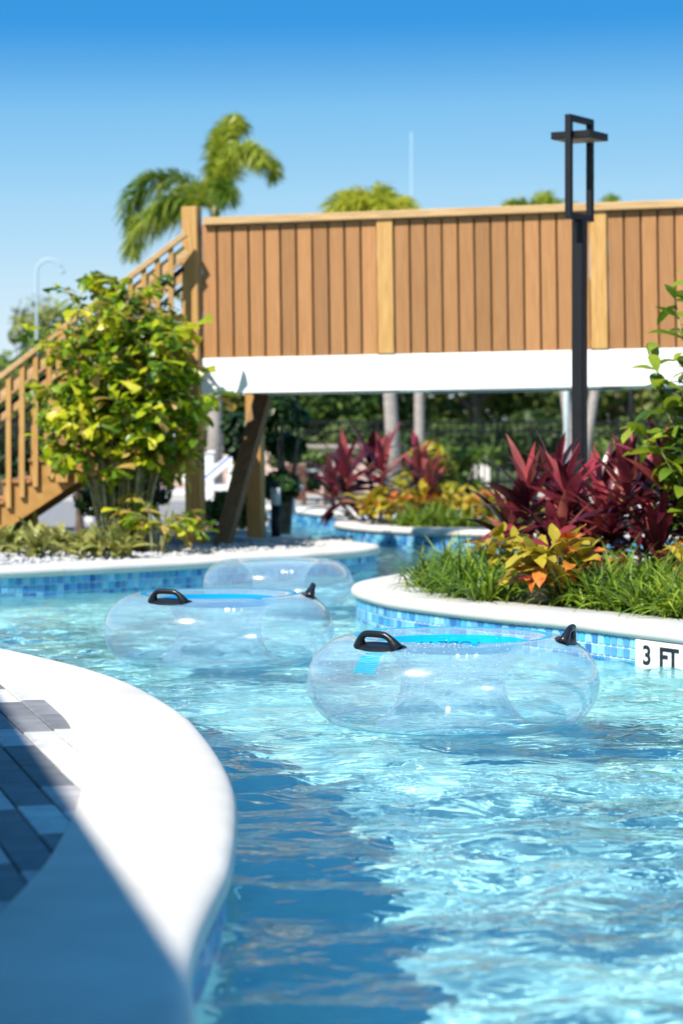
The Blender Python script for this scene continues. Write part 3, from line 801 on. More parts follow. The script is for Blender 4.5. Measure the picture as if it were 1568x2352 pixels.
M['croton'] = [mat_leaf('croton_leaf', a, b, .3, .32, 18, edge=e) for a, b, e in (
    ((.62, .34, .02), (.70, .46, .05), ((.25, .30, .03), 26, .6)), ((.60, .22, .02), (.72, .36, .06), ((.45, .05, .02), 24, .7)),
    ((.36, .025, .02), (.58, .12, .03), ((.65, .30, .05), 24, .6)), ((.20, .28, .03), (.44, .42, .04), ((.60, .42, .05), 24, .6)), ((.10, .02, .02), (.28, .03, .03), None))]
CROT = [leaf_mesh('leaf', leaf_geo(.125, .027, d, .2, 5, wave=.12, shape='oval', seed=k), M['croton'][q]) for k, (d, q) in enumerate(((.4, 0), (.9, 1), (.6, 0), (.8, 2), (.5, 3), (1.0, 1), (.7, 4)))]
def croton(loc, rad, hgt, n, label, group=None, s=1.0, seed=0, pal=None):
    rr = random.Random(seed); root = empty('croton', loc); tag(root, label, 'plant', group)
    for k in range(5):
        a = k * 1.26; MB().tube([(0, 0, 0), (math.cos(a) * rad * .4, math.sin(a) * rad * .4, hgt * .7)], [.007, .004], 5).build('stem', M['cane'], root)
    heads = 6
    for k in range(n):
        a = (k % heads) * 2 * math.pi / heads + rr.uniform(-.3, .3); q = rr.random() ** .6
        c = Vector((math.cos(a) * rad * .55 * q, math.sin(a) * rad * .55 * q, hgt * (.25 + .62 * rr.random() ** .7 * (1.1 - .4 * q))))
        az = a + rr.gauss(0, .9); el = R(rr.uniform(-18, 62))
        inst('leaf', CROT[rr.choice(pal or (0, 0, 1, 2, 2, 3, 4, 5, 6))], root, frame(c, az, el, rr.uniform(-.6, .6), s * rr.uniform(.75, 1.25)))
cp = P(1275, 1370, 13.75)
croton((cp.x, 13.85, .19), .33, .46, 110, 'yellow and orange croton between two grass tufts at the white coping', s=1.4, seed=2)
cp = P(1150, 1300, 15.2); croton((cp.x - .02, 15.3, .19), .24, .44, 60, 'yellow croton peeping over the grass at the bed tip', seed=5, pal=(0, 0, 2, 2, 4))
cp = P(1550, 1290, 14.9); croton((cp.x + .04, 14.6, .19), .22, .42, 60, 'green and orange croton at the foot of the leafy green shrub', seed=6, pal=(4, 4, 4, 1, 3))
cp = P(1400, 1290, 14.6); croton((cp.x, 14.7, .19), .18, .26, 45, 'low dark croton under the ti plants', seed=11, pal=(6, 6, 3, 1, 6))

M['grass'] = mat_leaf('lily_turf', (.11, .22, .012), (.36, .46, .045), .45, .4, 9)
M['grass_dk'] = mat_leaf('lily_turf_dark', (.025, .07, .01), (.08, .16, .02), .35, .45, 9)
GRASS = [leaf_geo(.38, .0095, d, .5, 7, shape='blade') for d in (1.2, 1.8, 2.4, .7)]
def grass(loc, label, group, n=80, s=1.0, seed=0):
    rr = random.Random(seed); root = empty('grass_tuft', loc); tag(root, label, 'grass tuft', group)
    for nm, m, cnt in (('blades', M['grass'], int(n * .7)), ('blades', M['grass_dk'], int(n * .3))):
        V, Fc = [], []
        for k in range(cnt):
            g = GRASS[rr.randrange(4)]; az = rr.uniform(0, 6.283); el = R(rr.uniform(38, 88))
            b = Vector((rr.gauss(0, .045), rr.gauss(0, .045), -.01))
            Mx = frame(b, az, el, rr.uniform(-.7, .7), s * rr.uniform(.6, 1.2)); nV = len(V)
            V += [Mx @ v for v in g[0]]; Fc += [tuple(i + nV for i in f) for f in g[1]]
        o = mesh_obj(nm, V, Fc, m, root, True); tag(o, kind='stuff')
sd = 0
for px, py in ((975, 1352), (1010, 1366), (1050, 1352), (1060, 1377), (1105, 1362), (1120, 1385), (1165, 1375), (1175, 1350), (1090, 1338), (1020, 1335), (1140, 1345)):
    g = G(px, py, .19); sd += 1; grass((g.x, g.y, .188), 'green lily turf tuft at the rounded tip of the planting bed', 'lily turf at the bed tip', seed=sd, s=.95)
for px, py in ((1318, 1392), (1345, 1375), (1375, 1400), (1405, 1382), (1430, 1408), (1465, 1390), (1490, 1414), (1525, 1398), (1550, 1421), (1580, 1400), (1440, 1370), (1500, 1375), (1375, 1362), (1610, 1425), (1640, 1405)):
    g = G(px, py, .19); sd += 1; grass((g.x, g.y, .188), 'green lily turf tuft behind the coping above the depth marker', 'lily turf above the depth marker', seed=sd, s=1.0)

# mulch chips of the near bed
def chips():
    rr = random.Random(21); mb = MB()
    for k in range(900):
        x = rr.uniform(.5, 2.6); y = rr.uniform(12.4, 17.2)
        p = Vector((x, y, .19))
        if x < 1.0 + abs(y - 15.4) * .45 - .25 or min((p - Vector((q.x, q.y, .19))).length for q in S_isle[::4]) < .43: continue
        Mx = Matrix.Rotation(rr.uniform(0, 3.1), 3, 'Z') @ Matrix.Rotation(rr.uniform(-.3, .3), 3, 'X')
        mb.box((x, y, .195), (rr.uniform(.02, .05), rr.uniform(.01, .02), .008), Mx)
    o = mb.build('mulch_chips', M['soil']); tag(o, 'brown mulch chips covering the near planting bed', 'mulch', kind='stuff')
chips()

# ------------------------------------------------------------------ leafy shrub at the right edge
M['shrub'] = mat_leaf('shrub_leaf', (.09, .19, .012), (.34, .42, .03), .45, .38, 4)
M['shrub_dk'] = mat_leaf('shrub_leaf_dark', (.03, .09, .012), (.12, .22, .02), .4, .38, 4)
SHR = [leaf_mesh('leaf', leaf_geo(.19, .040, d, .25, 5, wave=.06, shape='oval', seed=k), m) for k, (d, m) in enumerate(((.6, M['shrub']), (1.1, M['shrub']), (.9, M['shrub_dk']), (.4, M['shrub'])))]
def shrub(loc, stems, label, seed=0):
    rr = random.Random(seed); root = empty('leafy_shrub', loc); tag(root, label, 'shrub'); sp = []
    for tx, ty, tz in stems:
        pts = [Vector((tx * t * t * .9 + tx * .1 * t, ty * t, tz * t)) for t in (0, .25, .5, .75, 1)]
        MB().tube(pts, [.016, .013, .010, .007, .004], 6).build('stem', M['cane_green'], root, True)
        for k in range(30):
            t = .36 + .64 * k / 29; i = min(3, int(t * 4)); p = pts[i].lerp(pts[i + 1], t * 4 - i)
            az = k * 2.4 + rr.uniform(-.5, .5); sp.append((frame(p, az, R(rr.uniform(-25, 45)), rr.uniform(-.5, .5), rr.uniform(.7, 1.25)), rr.random()))
    leaves(root, sp, SHR, 300)
cp = P(1600, 1200, 15.0)
shrub((cp.x + .06, 15.0, .19), [(-.34, -.1, 1.30), (-.36, .0, 1.5), (-.44, .05, 1.05), (-.10, 0, 2.1), (-.22, -.1, 1.85), (.2, 0, 1.9), (-.36, -.2, .95), (.1, -.2, 1.5), (.3, .1, 1.2), (-.05, .2, 1.7)], 'tall bright green shrub at the bed edge beside the bridge beam', 4)

# ------------------------------------------------------------------ fishtail palm clump by the stairs
M['fish'] = mat_leaf('fishtail_leaf', (.30, .42, .010), (.72, .66, .04), .5, .35, 2.2)
M['fish_dk'] = mat_leaf('fishtail_leaf_dark', (.06, .15, .008), (.22, .34, .015), .45, .35, 2.2)
M['fish_old'] = mat_leaf('fishtail_leaf_old', (.40, .26, .05), (.50, .34, .10), .4, .5, 2.2)
FISH = [leaf_mesh('leaflet', leaf_geo(.155, .034, d, f, 4, shape='fish', seed=k), m) for k, (d, f, m) in enumerate(((.4, .15, M['fish']), (.9, .3, M['fish']), (.6, -.1, M['fish_dk']), (1.1, .2, M['fish_dk']), (.2, .1, M['fish']), (.7, .2, M['fish_old']), (.9, .0, M['fish']), (.5, .2, M['fish_dk'])))]
def fishtail(loc, canes, label, per=5, seed=0, s=1.0, limit=300, lo=.44):
    rr = random.Random(seed); root = empty('fishtail_palm', loc); tag(root, label, 'palm'); sp = []
    for (bx, by, tx, ty, tz) in canes:
        pts = [Vector((bx + (tx - bx) * t ** 1.5, by + (ty - by) * t ** 1.5, tz * t)) for t in (0, .2, .4, .6, .8, 1)]
        MB().tube(pts, [.017, .015, .013, .011, .008, .004], 8).build('cane', M['cane_green'], root, True)
        for k in range(per):
            t = lo + (1 - lo) * (k + rr.random() * .6) / per; t = min(t, 1); i = min(4, int(t * 5)); p = pts[i].lerp(pts[i + 1], t * 5 - i)
            az = k * 2.4 + rr.uniform(-.6, .6) + bx * 9; el = R(rr.uniform(10, 60)); Lr = rr.uniform(.28, .5)
            d = Vector((math.cos(az) * math.cos(el), math.sin(az) * math.cos(el), math.sin(el)))
            rp = [p + d * Lr * q - Vector((0, 0, .22 * Lr * q * q)) for q in (0, .33, .66, 1)]
            MB().tube(rp, [.006, .005, .004, .002], 5).build('leaf_stalk', M['cane_green'], root, True)
            for j in range(15):
                q = .2 + .8 * j / 14; ii = min(2, int(q * 3)); c = rp[ii].lerp(rp[ii + 1], q * 3 - ii)
                a2 = az + (-1 if j % 2 else 1) * rr.uniform(.5, 1.3); e2 = R(rr.uniform(-40, 35)); f = s * rr.uniform(.6, 1.35)
                sp.append((frame(c, a2, e2, rr.uniform(-1, 1), f), f - c.y * 1.2))
    leaves(root, sp, FISH, limit, 'leaflet')
rr = random.Random(31); cn = []
for k in range(31):
    a = rr.uniform(0, 6.28); q = rr.random() ** .5
    cn.append((math.cos(a) * .20 * q, math.sin(a) * .14 * q, math.cos(a) * .60 * q + rr.uniform(-.05, .05), math.sin(a) * .34 * q, rr.uniform(1.45, 2.38) * (1.05 - .25 * q)))
fishtail((P(262, 0, 19.85).x + .07, 19.85, .19), cn, 'bushy yellow-green fishtail palm clump hiding the middle of the stairs', 10, 5, 1.0)
rr = random.Random(5); cn = [(rr.uniform(-.05, .05), 0, rr.uniform(-.15, .15), rr.uniform(-.1, .1), rr.uniform(.2, .42)) for k in range(5)]
fishtail((P(362, 1230, 19.3).x, 19.45, .19), cn, 'small fishtail palm seedling next to the bridge post', 2, 8, .8, 60)

# variegated ginger along the gravel
M['ginger'] = mat_leaf('ginger_leaf', (.06, .12, .015), (.28, .29, .06), .35, .4, 14, edge=((.48, .44, .14), 30, .45))
GING = [leaf_mesh('leaf', leaf_geo(.24, .03, d, .3, 6, seed=k), M['ginger']) for k, d in enumerate((.5, 1.0, 1.4, .8))]
def ginger(loc, n, label, group, seed=0):
    rr = random.Random(seed); root = empty('ginger_plant', loc); tag(root, label, 'plant', group)
    for k in range(n):
        az = rr.uniform(0, 6.28); b = Vector((rr.gauss(0, .07), rr.gauss(0, .05), rr.uniform(0, .09)))
        inst('leaf', GING[rr.randrange(4)], root, frame(b, az, R(rr.uniform(8, 80)), rr.uniform(-.5, .5), rr.uniform(.7, 1.3)))
for k, (px, py) in enumerate(((20, 1272), (75, 1280), (120, 1262), (175, 1278), (225, 1283), (270, 1285), (45, 1250), (300, 1268))):
    g = G(px, py, .19); ginger((g.x, g.y, .19), 30, 'low variegated yellow-green ginger plant on the gravel beside the stairs', 'ginger plants on the gravel', 40 + k)

# gravel stones near the coping
def gravel():
    rr = random.Random(12); V, Fc = [], []
    bm = bmesh.new(); bmesh.ops.create_icosphere(bm, subdivisions=1, radius=1); base = [v.co.copy() for v in bm.verts]; bf = [[v.index for v in f.verts] for f in bm.faces]; bm.free()
    for k in range(5200):
        x = rr.uniform(-3.3, .1); y = rr.uniform(17.2, 22.5)
        # distance along y from the coping edge
        ys = min((p.y for p in S_left if abs(p.x - x) < .06 and p.y < 20.7), default=99)
        if y < ys + .55 - .0 * x or y > ys + 2.6: continue
        s = rr.uniform(.010, .026); n = len(V); h = .188 + .3 * s
        Mx = Matrix.Rotation(rr.uniform(0, 6), 3, 'Z'); d = Vector((rr.uniform(.7, 1.3), rr.uniform(.7, 1.3), rr.uniform(.5, .8))) * s
        for v in base:
            q = Mx @ Vector((v.x * d.x, v.y * d.y, v.z * d.z)) * rr.uniform(.9, 1.1); V.append((q.x + x, q.y + y, q.z + h))
        Fc += [tuple(i + n for i in f) for f in bf]
    o = mesh_obj('gravel', V, Fc, M['stone']); tag(o, 'pale grey gravel stones under the stairs and bridge', 'gravel', kind='stuff')
gravel()

# ------------------------------------------------------------------ island behind the bridge
cp = P(880, 1150, 25.6)
cordyline((cp.x - .05, 25.7, .19), [(-.20, -.05, .34, 3.0), (.02, -.1, .40, 4.7), (.24, .02, .36, 0), (-.06, .12, .44, 1.6), (-.30, .06, .25, 2.6), (.32, -.05, .24, 5.6)], 'bright red ti plant on the far island behind the yellow crotons', None, 1.42, 20, 15)
for k, (px, py, Y) in enumerate(((855, 1188, 24.9), (890, 1190, 24.8), (925, 1176, 25.2), (968, 1172, 25.4), (1010, 1170, 25.5), (1050, 1178, 24.9), (1090, 1192, 24.6), (1130, 1190, 24.5), (1170, 1185, 24.6), (1215, 1185, 24.6), (1110, 1165, 25.4), (1375, 1190, 23.9), (1410, 1180, 24.2))):
    x = P(px, py, Y).x; croton((x, Y, .19), .26, .36, 46, 'yellow and orange croton in the row on the far island', 'crotons on the far island', 1.45, 60 + k, (0, 0, 2, 2, 1, 0, 5, 3))
for k, (px, Y) in enumerate(((935, 24.35), (965, 24.25), (1000, 24.3), (1030, 24.15), (1065, 24.2), (1150, 24.0), (1190, 23.9), (980, 24.5), (1015, 24.5))):
    grass((P(px, 0, Y).x, Y, .188), 'green grass tuft between far coping and yellow crotons', 'grass tufts on the far island', 80, .9, 90 + k)

# ------------------------------------------------------------------ things under and beyond the bridge
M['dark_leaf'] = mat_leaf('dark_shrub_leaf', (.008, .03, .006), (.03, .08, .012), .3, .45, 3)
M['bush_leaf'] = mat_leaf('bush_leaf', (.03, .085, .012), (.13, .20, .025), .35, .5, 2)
M['oak_leaf'] = mat_leaf('oak_leaf', (.06, .10, .018), (.22, .25, .05), .35, .55, .8)
M['yel_leaf'] = mat_leaf('yellow_bush_leaf', (.15, .22, .015), (.42, .38, .03), .4, .5, 2)
M['bark'] = mat_basic('bark', (.14, .11, .085), .9, .35, 12, .6, 30)
M['palm_bark'] = mat_basic('palm_bark', (.30, .27, .25), .85, .25, 9, .4, 30, stretch=(1, 1, 6))
def crown(root, blobs, n, size, mat, seed, name='crown'):
    """leaf faces through the volume of uneven blobs"""
    rs = np.random.RandomState(seed); B = len(blobs)
    wts = np.array([b[3] ** 2 for b in blobs]); wts = wts / wts.sum()
    ids = rs.choice(B, n, p=wts)
    d = rs.normal(size=(n, 3)); d /= np.linalg.norm(d, axis=1)[:, None]
    rad = (rs.rand(n) ** .45)
    bl = np.array([(b[0], b[1], b[2]) for b in blobs])[ids]; br = np.array([b[3] for b in blobs])[ids]
    c = bl + d * (br * rad)[:, None] * np.array([1, 1, .8])
    nrm_ = d + rs.normal(scale=.6, size=(n, 3)) + np.array([0, 0, .35]); nrm_ /= np.linalg.norm(nrm_, axis=1)[:, None]
    u = np.cross(nrm_, rs.normal(size=(n, 3))); u /= np.linalg.norm(u, axis=1)[:, None]; w = np.cross(nrm_, u)
    s = size * rs.uniform(.6, 1.4, n)[:, None]
    V = np.stack([c - u * s, c + w * s * .45, c + u * s, c - w * s * .45], 1).reshape(-1, 3)
    f = np.arange(4 * n).reshape(n, 4)
    me = bpy.data.meshes.new(name); me.vertices.add(4 * n); me.vertices.foreach_set('co', V.ravel())
    me.loops.add(4 * n); me.loops.foreach_set('vertex_index', f.ravel()); me.polygons.add(n); me.polygons.foreach_set('loop_start', np.arange(0, 4 * n, 4))
    me.materials.append(mat); me.update(calc_edges=True)
    return link(bpy.data.objects.new(name, me), root)
def bush(loc, rx, h, n, size, mat, label, cat='bush', group=None, seed=0, trunk=True, nm='bush'):
    rr = random.Random(seed); root = empty(nm, loc); tag(root, label, cat, group)
    bl = [(rr.gauss(0, rx * .45), rr.gauss(0, rx * .35), h * rr.uniform(.25, .85), rx * rr.uniform(.28, .5)) for k in range(9)]
    crown(root, bl, n, size, mat, seed)
    for k in range(3): MB().tube([(rr.gauss(0, .04), 0, 0), (rr.gauss(0, rx * .3), rr.gauss(0, rx * .2), h * .6)], [.03, .012], 6).build('stem', M['bark'], root)
def tree(loc, blobs, th, n, size, mat, label, seed=0, group='trees beyond the black fence', nm='broadleaf_tree'):
    rr = random.Random(seed); root = empty(nm, loc); tag(root, label, 'tree', group)
    zc = sum(b[2] for b in blobs) / len(blobs)
    MB().tube([(0, 0, -.05), (.05, 0, zc * .4), (-.04, 0, zc * .8), (0, 0, zc * 1.1)], [.16, .13, .10, .05], 8).build('trunk', M['bark'], root, True)
    for b in blobs[:4]: MB().tube([(0, 0, zc * .5), (b[0] * .5, b[1] * .5, zc * .8), (b[0], b[1], b[2])], [.07, .05, .02], 6).build('limb', M['bark'], root, True)
    crown(root, blobs, n, size, mat, seed)
# dark shrub in the shade of the bridge
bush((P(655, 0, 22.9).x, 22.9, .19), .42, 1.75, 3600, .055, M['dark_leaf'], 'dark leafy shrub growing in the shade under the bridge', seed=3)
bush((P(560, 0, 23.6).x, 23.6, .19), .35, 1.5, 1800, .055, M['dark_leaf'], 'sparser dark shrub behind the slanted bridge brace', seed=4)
bush((P(505, 0, 23.2).x, 23.0, .19), .32, .42, 900, .05, M['bush_leaf'], 'low green bush between bridge post and brace', seed=6)
bush((P(560, 0, 24).x, 24.2, .19), .30, .34, 700, .05, M['bush_leaf'], 'knee-high green bush behind the rear bridge post', seed=7)
# bollard
rb = empty('bollard', (P(633, 0, 22.1).x, 22.1, .19)); tag(rb, 'slim dark bollard with a pale grey sleeve under the bridge', 'bollard')
MB().tube([(0, 0, 0), (0, 0, .30)], .043, 14).build('base', M['black_metal'], rb, True)
MB().tube([(0, 0, .30), (0, 0, .46)], .046, 14).build('sleeve', M['grey_sleeve'], rb, True)
MB().tube([(0, 0, .46), (0, 0, .50), (0, 0, .52)], [.043, .043, .02], 14).build('cap', M['black_metal'], rb, True)

# loungers on the far deck
M['blue_sling'] = mat_basic('blue_sling', (.015, .07, .42), .7, .15, 20, .2, 120)
M['white_frame'] = mat_basic('white_frame', (.80, .80, .80), .4)
def lounger(loc, rz, back, label):
    root = empty('sun_lounger', loc, rz); tag(root, label, 'sun lounger', None)
    for s in (-.3, .3):
        MB().bar((-.95, s, .32), (.25, s, .32), .05, .06, bev=.006).build('side_rail', M['white_frame'], root)
        MB().bar((.25, s, .34), (.25 + .72 * math.cos(back), s, .34 + .72 * math.sin(back)), .05, .055, bev=.006).build('back_rail', M['white_frame'], root)
        MB().bar((.22, s, .58), (-.28, s, .56), .06, .03, bev=.006).build('arm_rest', M['white_frame'], root)
        for x in (-.85, .2): MB().bar((x, s, 0), (x + .04, s, .32), .05, .05, up=(0, 1, 0), bev=.005).build('leg', M['white_frame'], root)
        MB().bar((-.2, s, .32), (-.22, s, .56), .04, .04, up=(0, 1, 0)).build('arm_post', M['white_frame'], root)
    MB().box((-.35, 0, .335), (1.18, .54, .02), bev=.004).build('seat', M['blue_sling'], root)
    Mx = Matrix.Rotation(-back, 3, 'Y'); c = Vector((.25 + .36 * math.cos(back), 0, .345 + .36 * math.sin(back)))
    MB().box(c, (.70, .54, .02), Mx, bev=.004).build('backrest', M['blue_sling'], root)
lounger((P(395, 0, 26.0).x, 25.6, .19), R(8), R(40), 'white framed sun lounger with blue sling and back raised half way')
lounger((P(495, 0, 27.4).x, 27.6, .19), R(172), R(60), 'white framed sun lounger with blue sling beside the white column')
rc = empty('white_column', (P(485, 0, 27).x, 26.6, .19)); tag(rc, 'slim white square column behind the bridge post', 'column')
MB().box((0, 0, .36), (.11, .11, .72), bev=.006).build('shaft', M['white_frame'], rc); MB().box((0, 0, .735), (.14, .14, .03), bev=.004).build('cap', M['white_frame'], rc)

# slatted brown planters, a white table, a taupe planter on the far bank
M['brown_slat'] = mat_wood('brown_slat', (.085, .04, .028), (.12, .06, .04), .1, (1.2, 10, 10))
def slatbox(px, Y, w, h, label):
    root = empty('slatted_planter', (P(px, 0, Y).x, Y, .19)); tag(root, label, 'planter')
    n = 7
    for k in range(n):
        for sy in (-.16, .16): MB().box((0, sy, .05 + (k + .5) * (h - .05) / n), (w, .02, (h - .05) / n - .012)).build('slat', M['brown_slat'], root)
    for sx in (-w / 2, w / 2):
        for sy in (-.16, .16): MB().box((sx, sy, h / 2), (.05, .05, h), bev=.004).build('corner_post', M['brown_slat'], root)
    MB().box((0, 0, h - .05), (w - .04, .28, .03)).build('soil', M['soil'], root)
    bl = crown(root, [(x, 0, h + .12, .14) for x in (-.15, .05, .2)], 300, .05, M['bush_leaf'], int(px))
slatbox(672, 31.4, .30, .52, 'brown slatted planter box beside the dark shrub')
slatbox(777, 31.2, .34, .50, 'brown slatted planter box left of the red ti plant')
rt = empty('side_table', (P(722, 0, 31.6).x, 31.6, .19)); tag(rt, 'small white table between two brown slatted planters', 'table')
MB().box((0, 0, .44), (.36, .36, .03), bev=.006).build('table_top', M['white_frame'], rt)
for sx in (-.15, .15):
    for sy in (-.15, .15): MB().box((sx, sy, .2125), (.03, .03, .425)).build('leg', M['white_frame'], rt)
M['taupe'] = mat_basic('taupe_concrete', (.30, .25, .235), .8, .12, 8, .2, 40)
rp = empty('taupe_planter', (P(975, 0, 27.0).x, 26.7, .19)); tag(rp, 'tall taupe concrete planter behind the red ti plant', 'planter')
mb = MB(); mb.add([(-.055, -.055, 0), (.055, -.055, 0), (.055, .055, 0), (-.055, .055, 0), (-.075, -.075, .42), (.075, -.075, .42), (.075, .075, .42), (-.075, .075, .42)], [(0, 3, 2, 1), (0, 1, 5, 4), (1, 2, 6, 5), (2, 3, 7, 6), (3, 0, 4, 7)])
mb.build('pot', M['taupe'], rp); MB().box((0, 0, .40), (.14, .14, .02)).build('soil', M['soil'], rp)

M['pink_wall'] = mat_basic('terracotta_wall', (.36, .22, .18), .85, .35, 9, .4, 14, col2=(.45, .34, .30))
rw = empty('garden_wall', (-1.5, 36.0, .18)); tag(rw, 'low mottled terracotta garden wall behind the loungers', 'wall')
MB().box((0, 0, .35), (4.2, .2, .7)).build('wall', M['pink_wall'], rw); MB().box((0, 0, .725), (4.3, .28, .05), bev=.008).build('cap', M['taupe'], rw)

# black picket fence and white picket panels
def fence(x0, x1, Y, ztop, pitch, pw, mat, label, post_every=18, cat='fence'):
    root = empty('picket_fence', ((x0 + x1) / 2, Y, .18)); tag(root, label, cat); cx = (x0 + x1) / 2
    n = int((x1 - x0) / pitch); h = ztop - .18
    o = MB().box((0, 0, 0), (pw, .02, h - .08)).build('picket', mat); me = o.data; bpy.data.objects.remove(o)
    o = MB().box((0, 0, 0), (pw * 2.6, pw * 2.6, h + .05), bev=.003).build('post', mat); mp_ = o.data; bpy.data.objects.remove(o)
    for k in range(n + 1):
        x = x0 + k * pitch - cx
        if k % post_every == 0: inst('post', mp_, root, Matrix.Translation((x, 0, (h + .05) / 2)))
        else: inst('picket', me, root, Matrix.Translation((x, 0, h / 2 + .02)))
    for z in (h - .03, h - .18, .14): MB().box((0, .012, z), (x1 - x0, .03, .035)).build('rail', mat, root)
fence(-7.0, 7.0, 38.0, 1.30, .105, .019, M['black_metal'], 'long black metal picket fence closing off the far deck')
fence(1.85, 2.55, 41.5, .86, .078, .05, M['white_frame'], 'short white picket panel seen through the black fence, behind bushes', 8)
fence(4.5, 5.1, 41.0, .70, .078, .05, M['white_frame'], 'low white picket panel seen between the ti plants through the black fence', 8)

# poles
def pole(name, loc, h, r, mat, label, cat='pole', hook=None):
    root = empty(name, loc); tag(root, label, cat)
    pts = [(0, 0, 0), (0, 0, h * .5), (0, 0, h)]
    if hook: pts += [(hook * (1 - math.cos(a)), 0, h + hook * math.sin(a)) for a in [R(q) for q in range(15, 166, 15)]]
    MB().tube(pts, r, 10).build('shaft', mat, root, True)
    MB().tube([(0, 0, 0), (0, 0, .04)], r * 2.4, 12).build('base', mat, root, True)
    if hook: MB().tube([Vector(pts[-1]), Vector(pts[-1]) + Vector((.02, 0, -.06))], [r * 1.3, r * 1.6], 10).build('nozzle', mat, root, True)
M['pale_pole'] = mat_basic('pale_paint', (.34, .47, .58), .6)
pole('gooseneck_pole', (P(85, 0, 36).x, 36.0, .18), 3.32, .02, M['pale_pole'], 'pale gooseneck water pole curving over beyond the stairs', hook=.19)
pole('flag_pole', (P(944, 0, 45).x, 45.0, .18), 6.5, .008, M['pale_pole'], 'slender pale pole rising far behind the bridge boards')
pole('light_pole', (P(885, 0, 33).x, 33.0, .18), 2.6, .035, M['black_metal'], 'dark round pole behind the red ti plant')
pole('light_pole', (P(1448, 0, 33).x, 33.0, .18), 2.4, .03, M['black_metal'], 'dark round pole rising behind the tallest ti plant')
pole('grey_pole', (P(1308, 0, 30.5).x, 31.0, .18), 2.2, .035, M['grey_sleeve'], 'thick grey pole just behind the black lamp post')

# ------------------------------------------------------------------ palms
M['palm_leaf'] = mat_leaf('foxtail_leaf', (.09, .17, .012), (.36, .42, .04), .45, .4, 1.2)
M['palm_leaf_y'] = mat_leaf('foxtail_leaf_yellow', (.20, .28, .012), (.55, .54, .05), .5, .4, 1.2)  # yellower leaf tone
def frond(root, base, az, el, Ln, droop, mat, seed, dens=150, ll=.36):
    rr = random.Random(seed); V, Fc = [], []; n = 26
    pos = Vector(base); pts = [pos.copy()]; e = el; ds = []
    for i in range(n):
        d = Vector((math.cos(az) * math.cos(e), math.sin(az) * math.cos(e), math.sin(e))); ds.append(d)
        pos = pos + d * (Ln / n); pts.append(pos.copy()); e -= droop / n * (.4 + 1.2 * i / n)
    ds.append(ds[-1])
    mb = MB().tube(pts, [.022 * (1 - .85 * i / n) for i in range(n + 1)], 5)
    V, Fc = list(mb.v), list(mb.f)
    for k in range(dens):
        t = .10 + .90 * k / dens; i = min(n - 1, int(t * n)); p = pts[i].lerp(pts[i + 1], t * n - i); d = ds[i]
        a = rr.uniform(0, 6.283)          # plumose: leaflets stand out all round
        u = d.cross(Vector((0, 0, 1))); u = u.normalized() if u.length > .05 else Vector((1, 0, 0)); w = u.cross(d)
        o = (u * math.cos(a) + w * math.sin(a)) * .9 + d * .75; o.normalize()
        L1 = ll * rr.uniform(.7, 1.15) * (1 - .55 * t ** 3) * (.6 + .4 * min(1, t * 5)); wd = .011
        sdv = o.cross(Vector((rr.uniform(-1, 1), rr.uniform(-1, 1), rr.uniform(-1, 1)))).normalized() * wd
        m = p + o * L1 * .55 - Vector((0, 0, .10 * L1)); q = p + o * L1 - Vector((0, 0, .5 * L1)); b = len(V)
        V += [p - sdv * .5, p + sdv * .5, m + sdv, m - sdv, q]; Fc += [(b, b + 1, b + 2, b + 3), (b + 3, b + 2, b + 4)]
    return mesh_obj('frond', V, Fc, mat, root)
def palm(loc, h, fr, label, mat, seed=0, r=.09, lean=0.0):
    root = empty('foxtail_palm', loc); tag(root, label, 'palm')
    MB().tube([(0, 0, -.03), (lean * .3, 0, h * .3), (lean * .7, 0, h * .7), (lean, 0, h)], [r * 1.25, r * 1.05, r, r * .8], 12).build('trunk', M['palm_bark'], root, True)
    MB().tube([(lean, 0, h), (lean, 0, h + .25), (lean, 0, h + .42)], [r * .85, r * .7, r * .3], 10).build('crown_shaft', M['cane_green'], root, True)
    for k, (az, el, Ln, dr) in enumerate(fr): frond(root, (lean, 0, h + .32), R(az), R(el), Ln, R(dr), mat if k % 3 else M['palm_leaf_y'], seed + k, int(300 * Ln))
# fronds: azimuth, rise, length, droop in degrees
c = P(490, 470, 31)
palm((c.x, 31.4, .18), c.z - .50, [(75, 87, 2.05, 120), (172, 54, 1.8, 200), (186, 10, 1.45, 110), (40, 86, 1.6, 170), (85, 84, 1.8, 110), (285, 50, .9, 130), (100, 60, .9, 120), (200, 30, 1.1, 130), (310, 86, 1.5, 160)], 'foxtail palm with a tall upright frond rising beside the end post', M['palm_leaf'], 100)
c = P(880, 478, 30)
palm((P(915, 0, 30).x, 31.5, .18), c.z - .52, [(150, 72, .85, 150), (175, 58, .95, 150), (40, 74, .6, 150), (90, 80, .8, 120), (205, 60, .8, 150), (0, 62, .5, 130), (270, 60, .6, 130)], 'foxtail palm with grey trunk under the bridge and yellow-green crown above it', M['palm_leaf_y'], 130, .085, -.18)
c = P(1255, 495, 31)
palm((P(1328, 0, 33).x, 33.0, .18), c.z - .45, [(170, 62, .75, 130), (20, 66, .6, 130), (90, 75, .8, 120), (150, 50, .7, 120), (210, 55, .7, 130), (330, 60, .5, 120)], 'foxtail palm whose crown shows just left of the lamp frame', M['palm_leaf'], 160, .07, -.43)
c = P(965, 600, 36)
palm((c.x, 36.5, .18), 2.9, [(170, 40, 1.0, 120), (20, 40, 1.0, 120), (90, 60, 1.0, 120), (270, 45, 1.0, 130)], 'shorter foxtail palm with brown trunk behind the bridge', M['palm_leaf'], 190, .075)
c = P(1430, 600, 36)
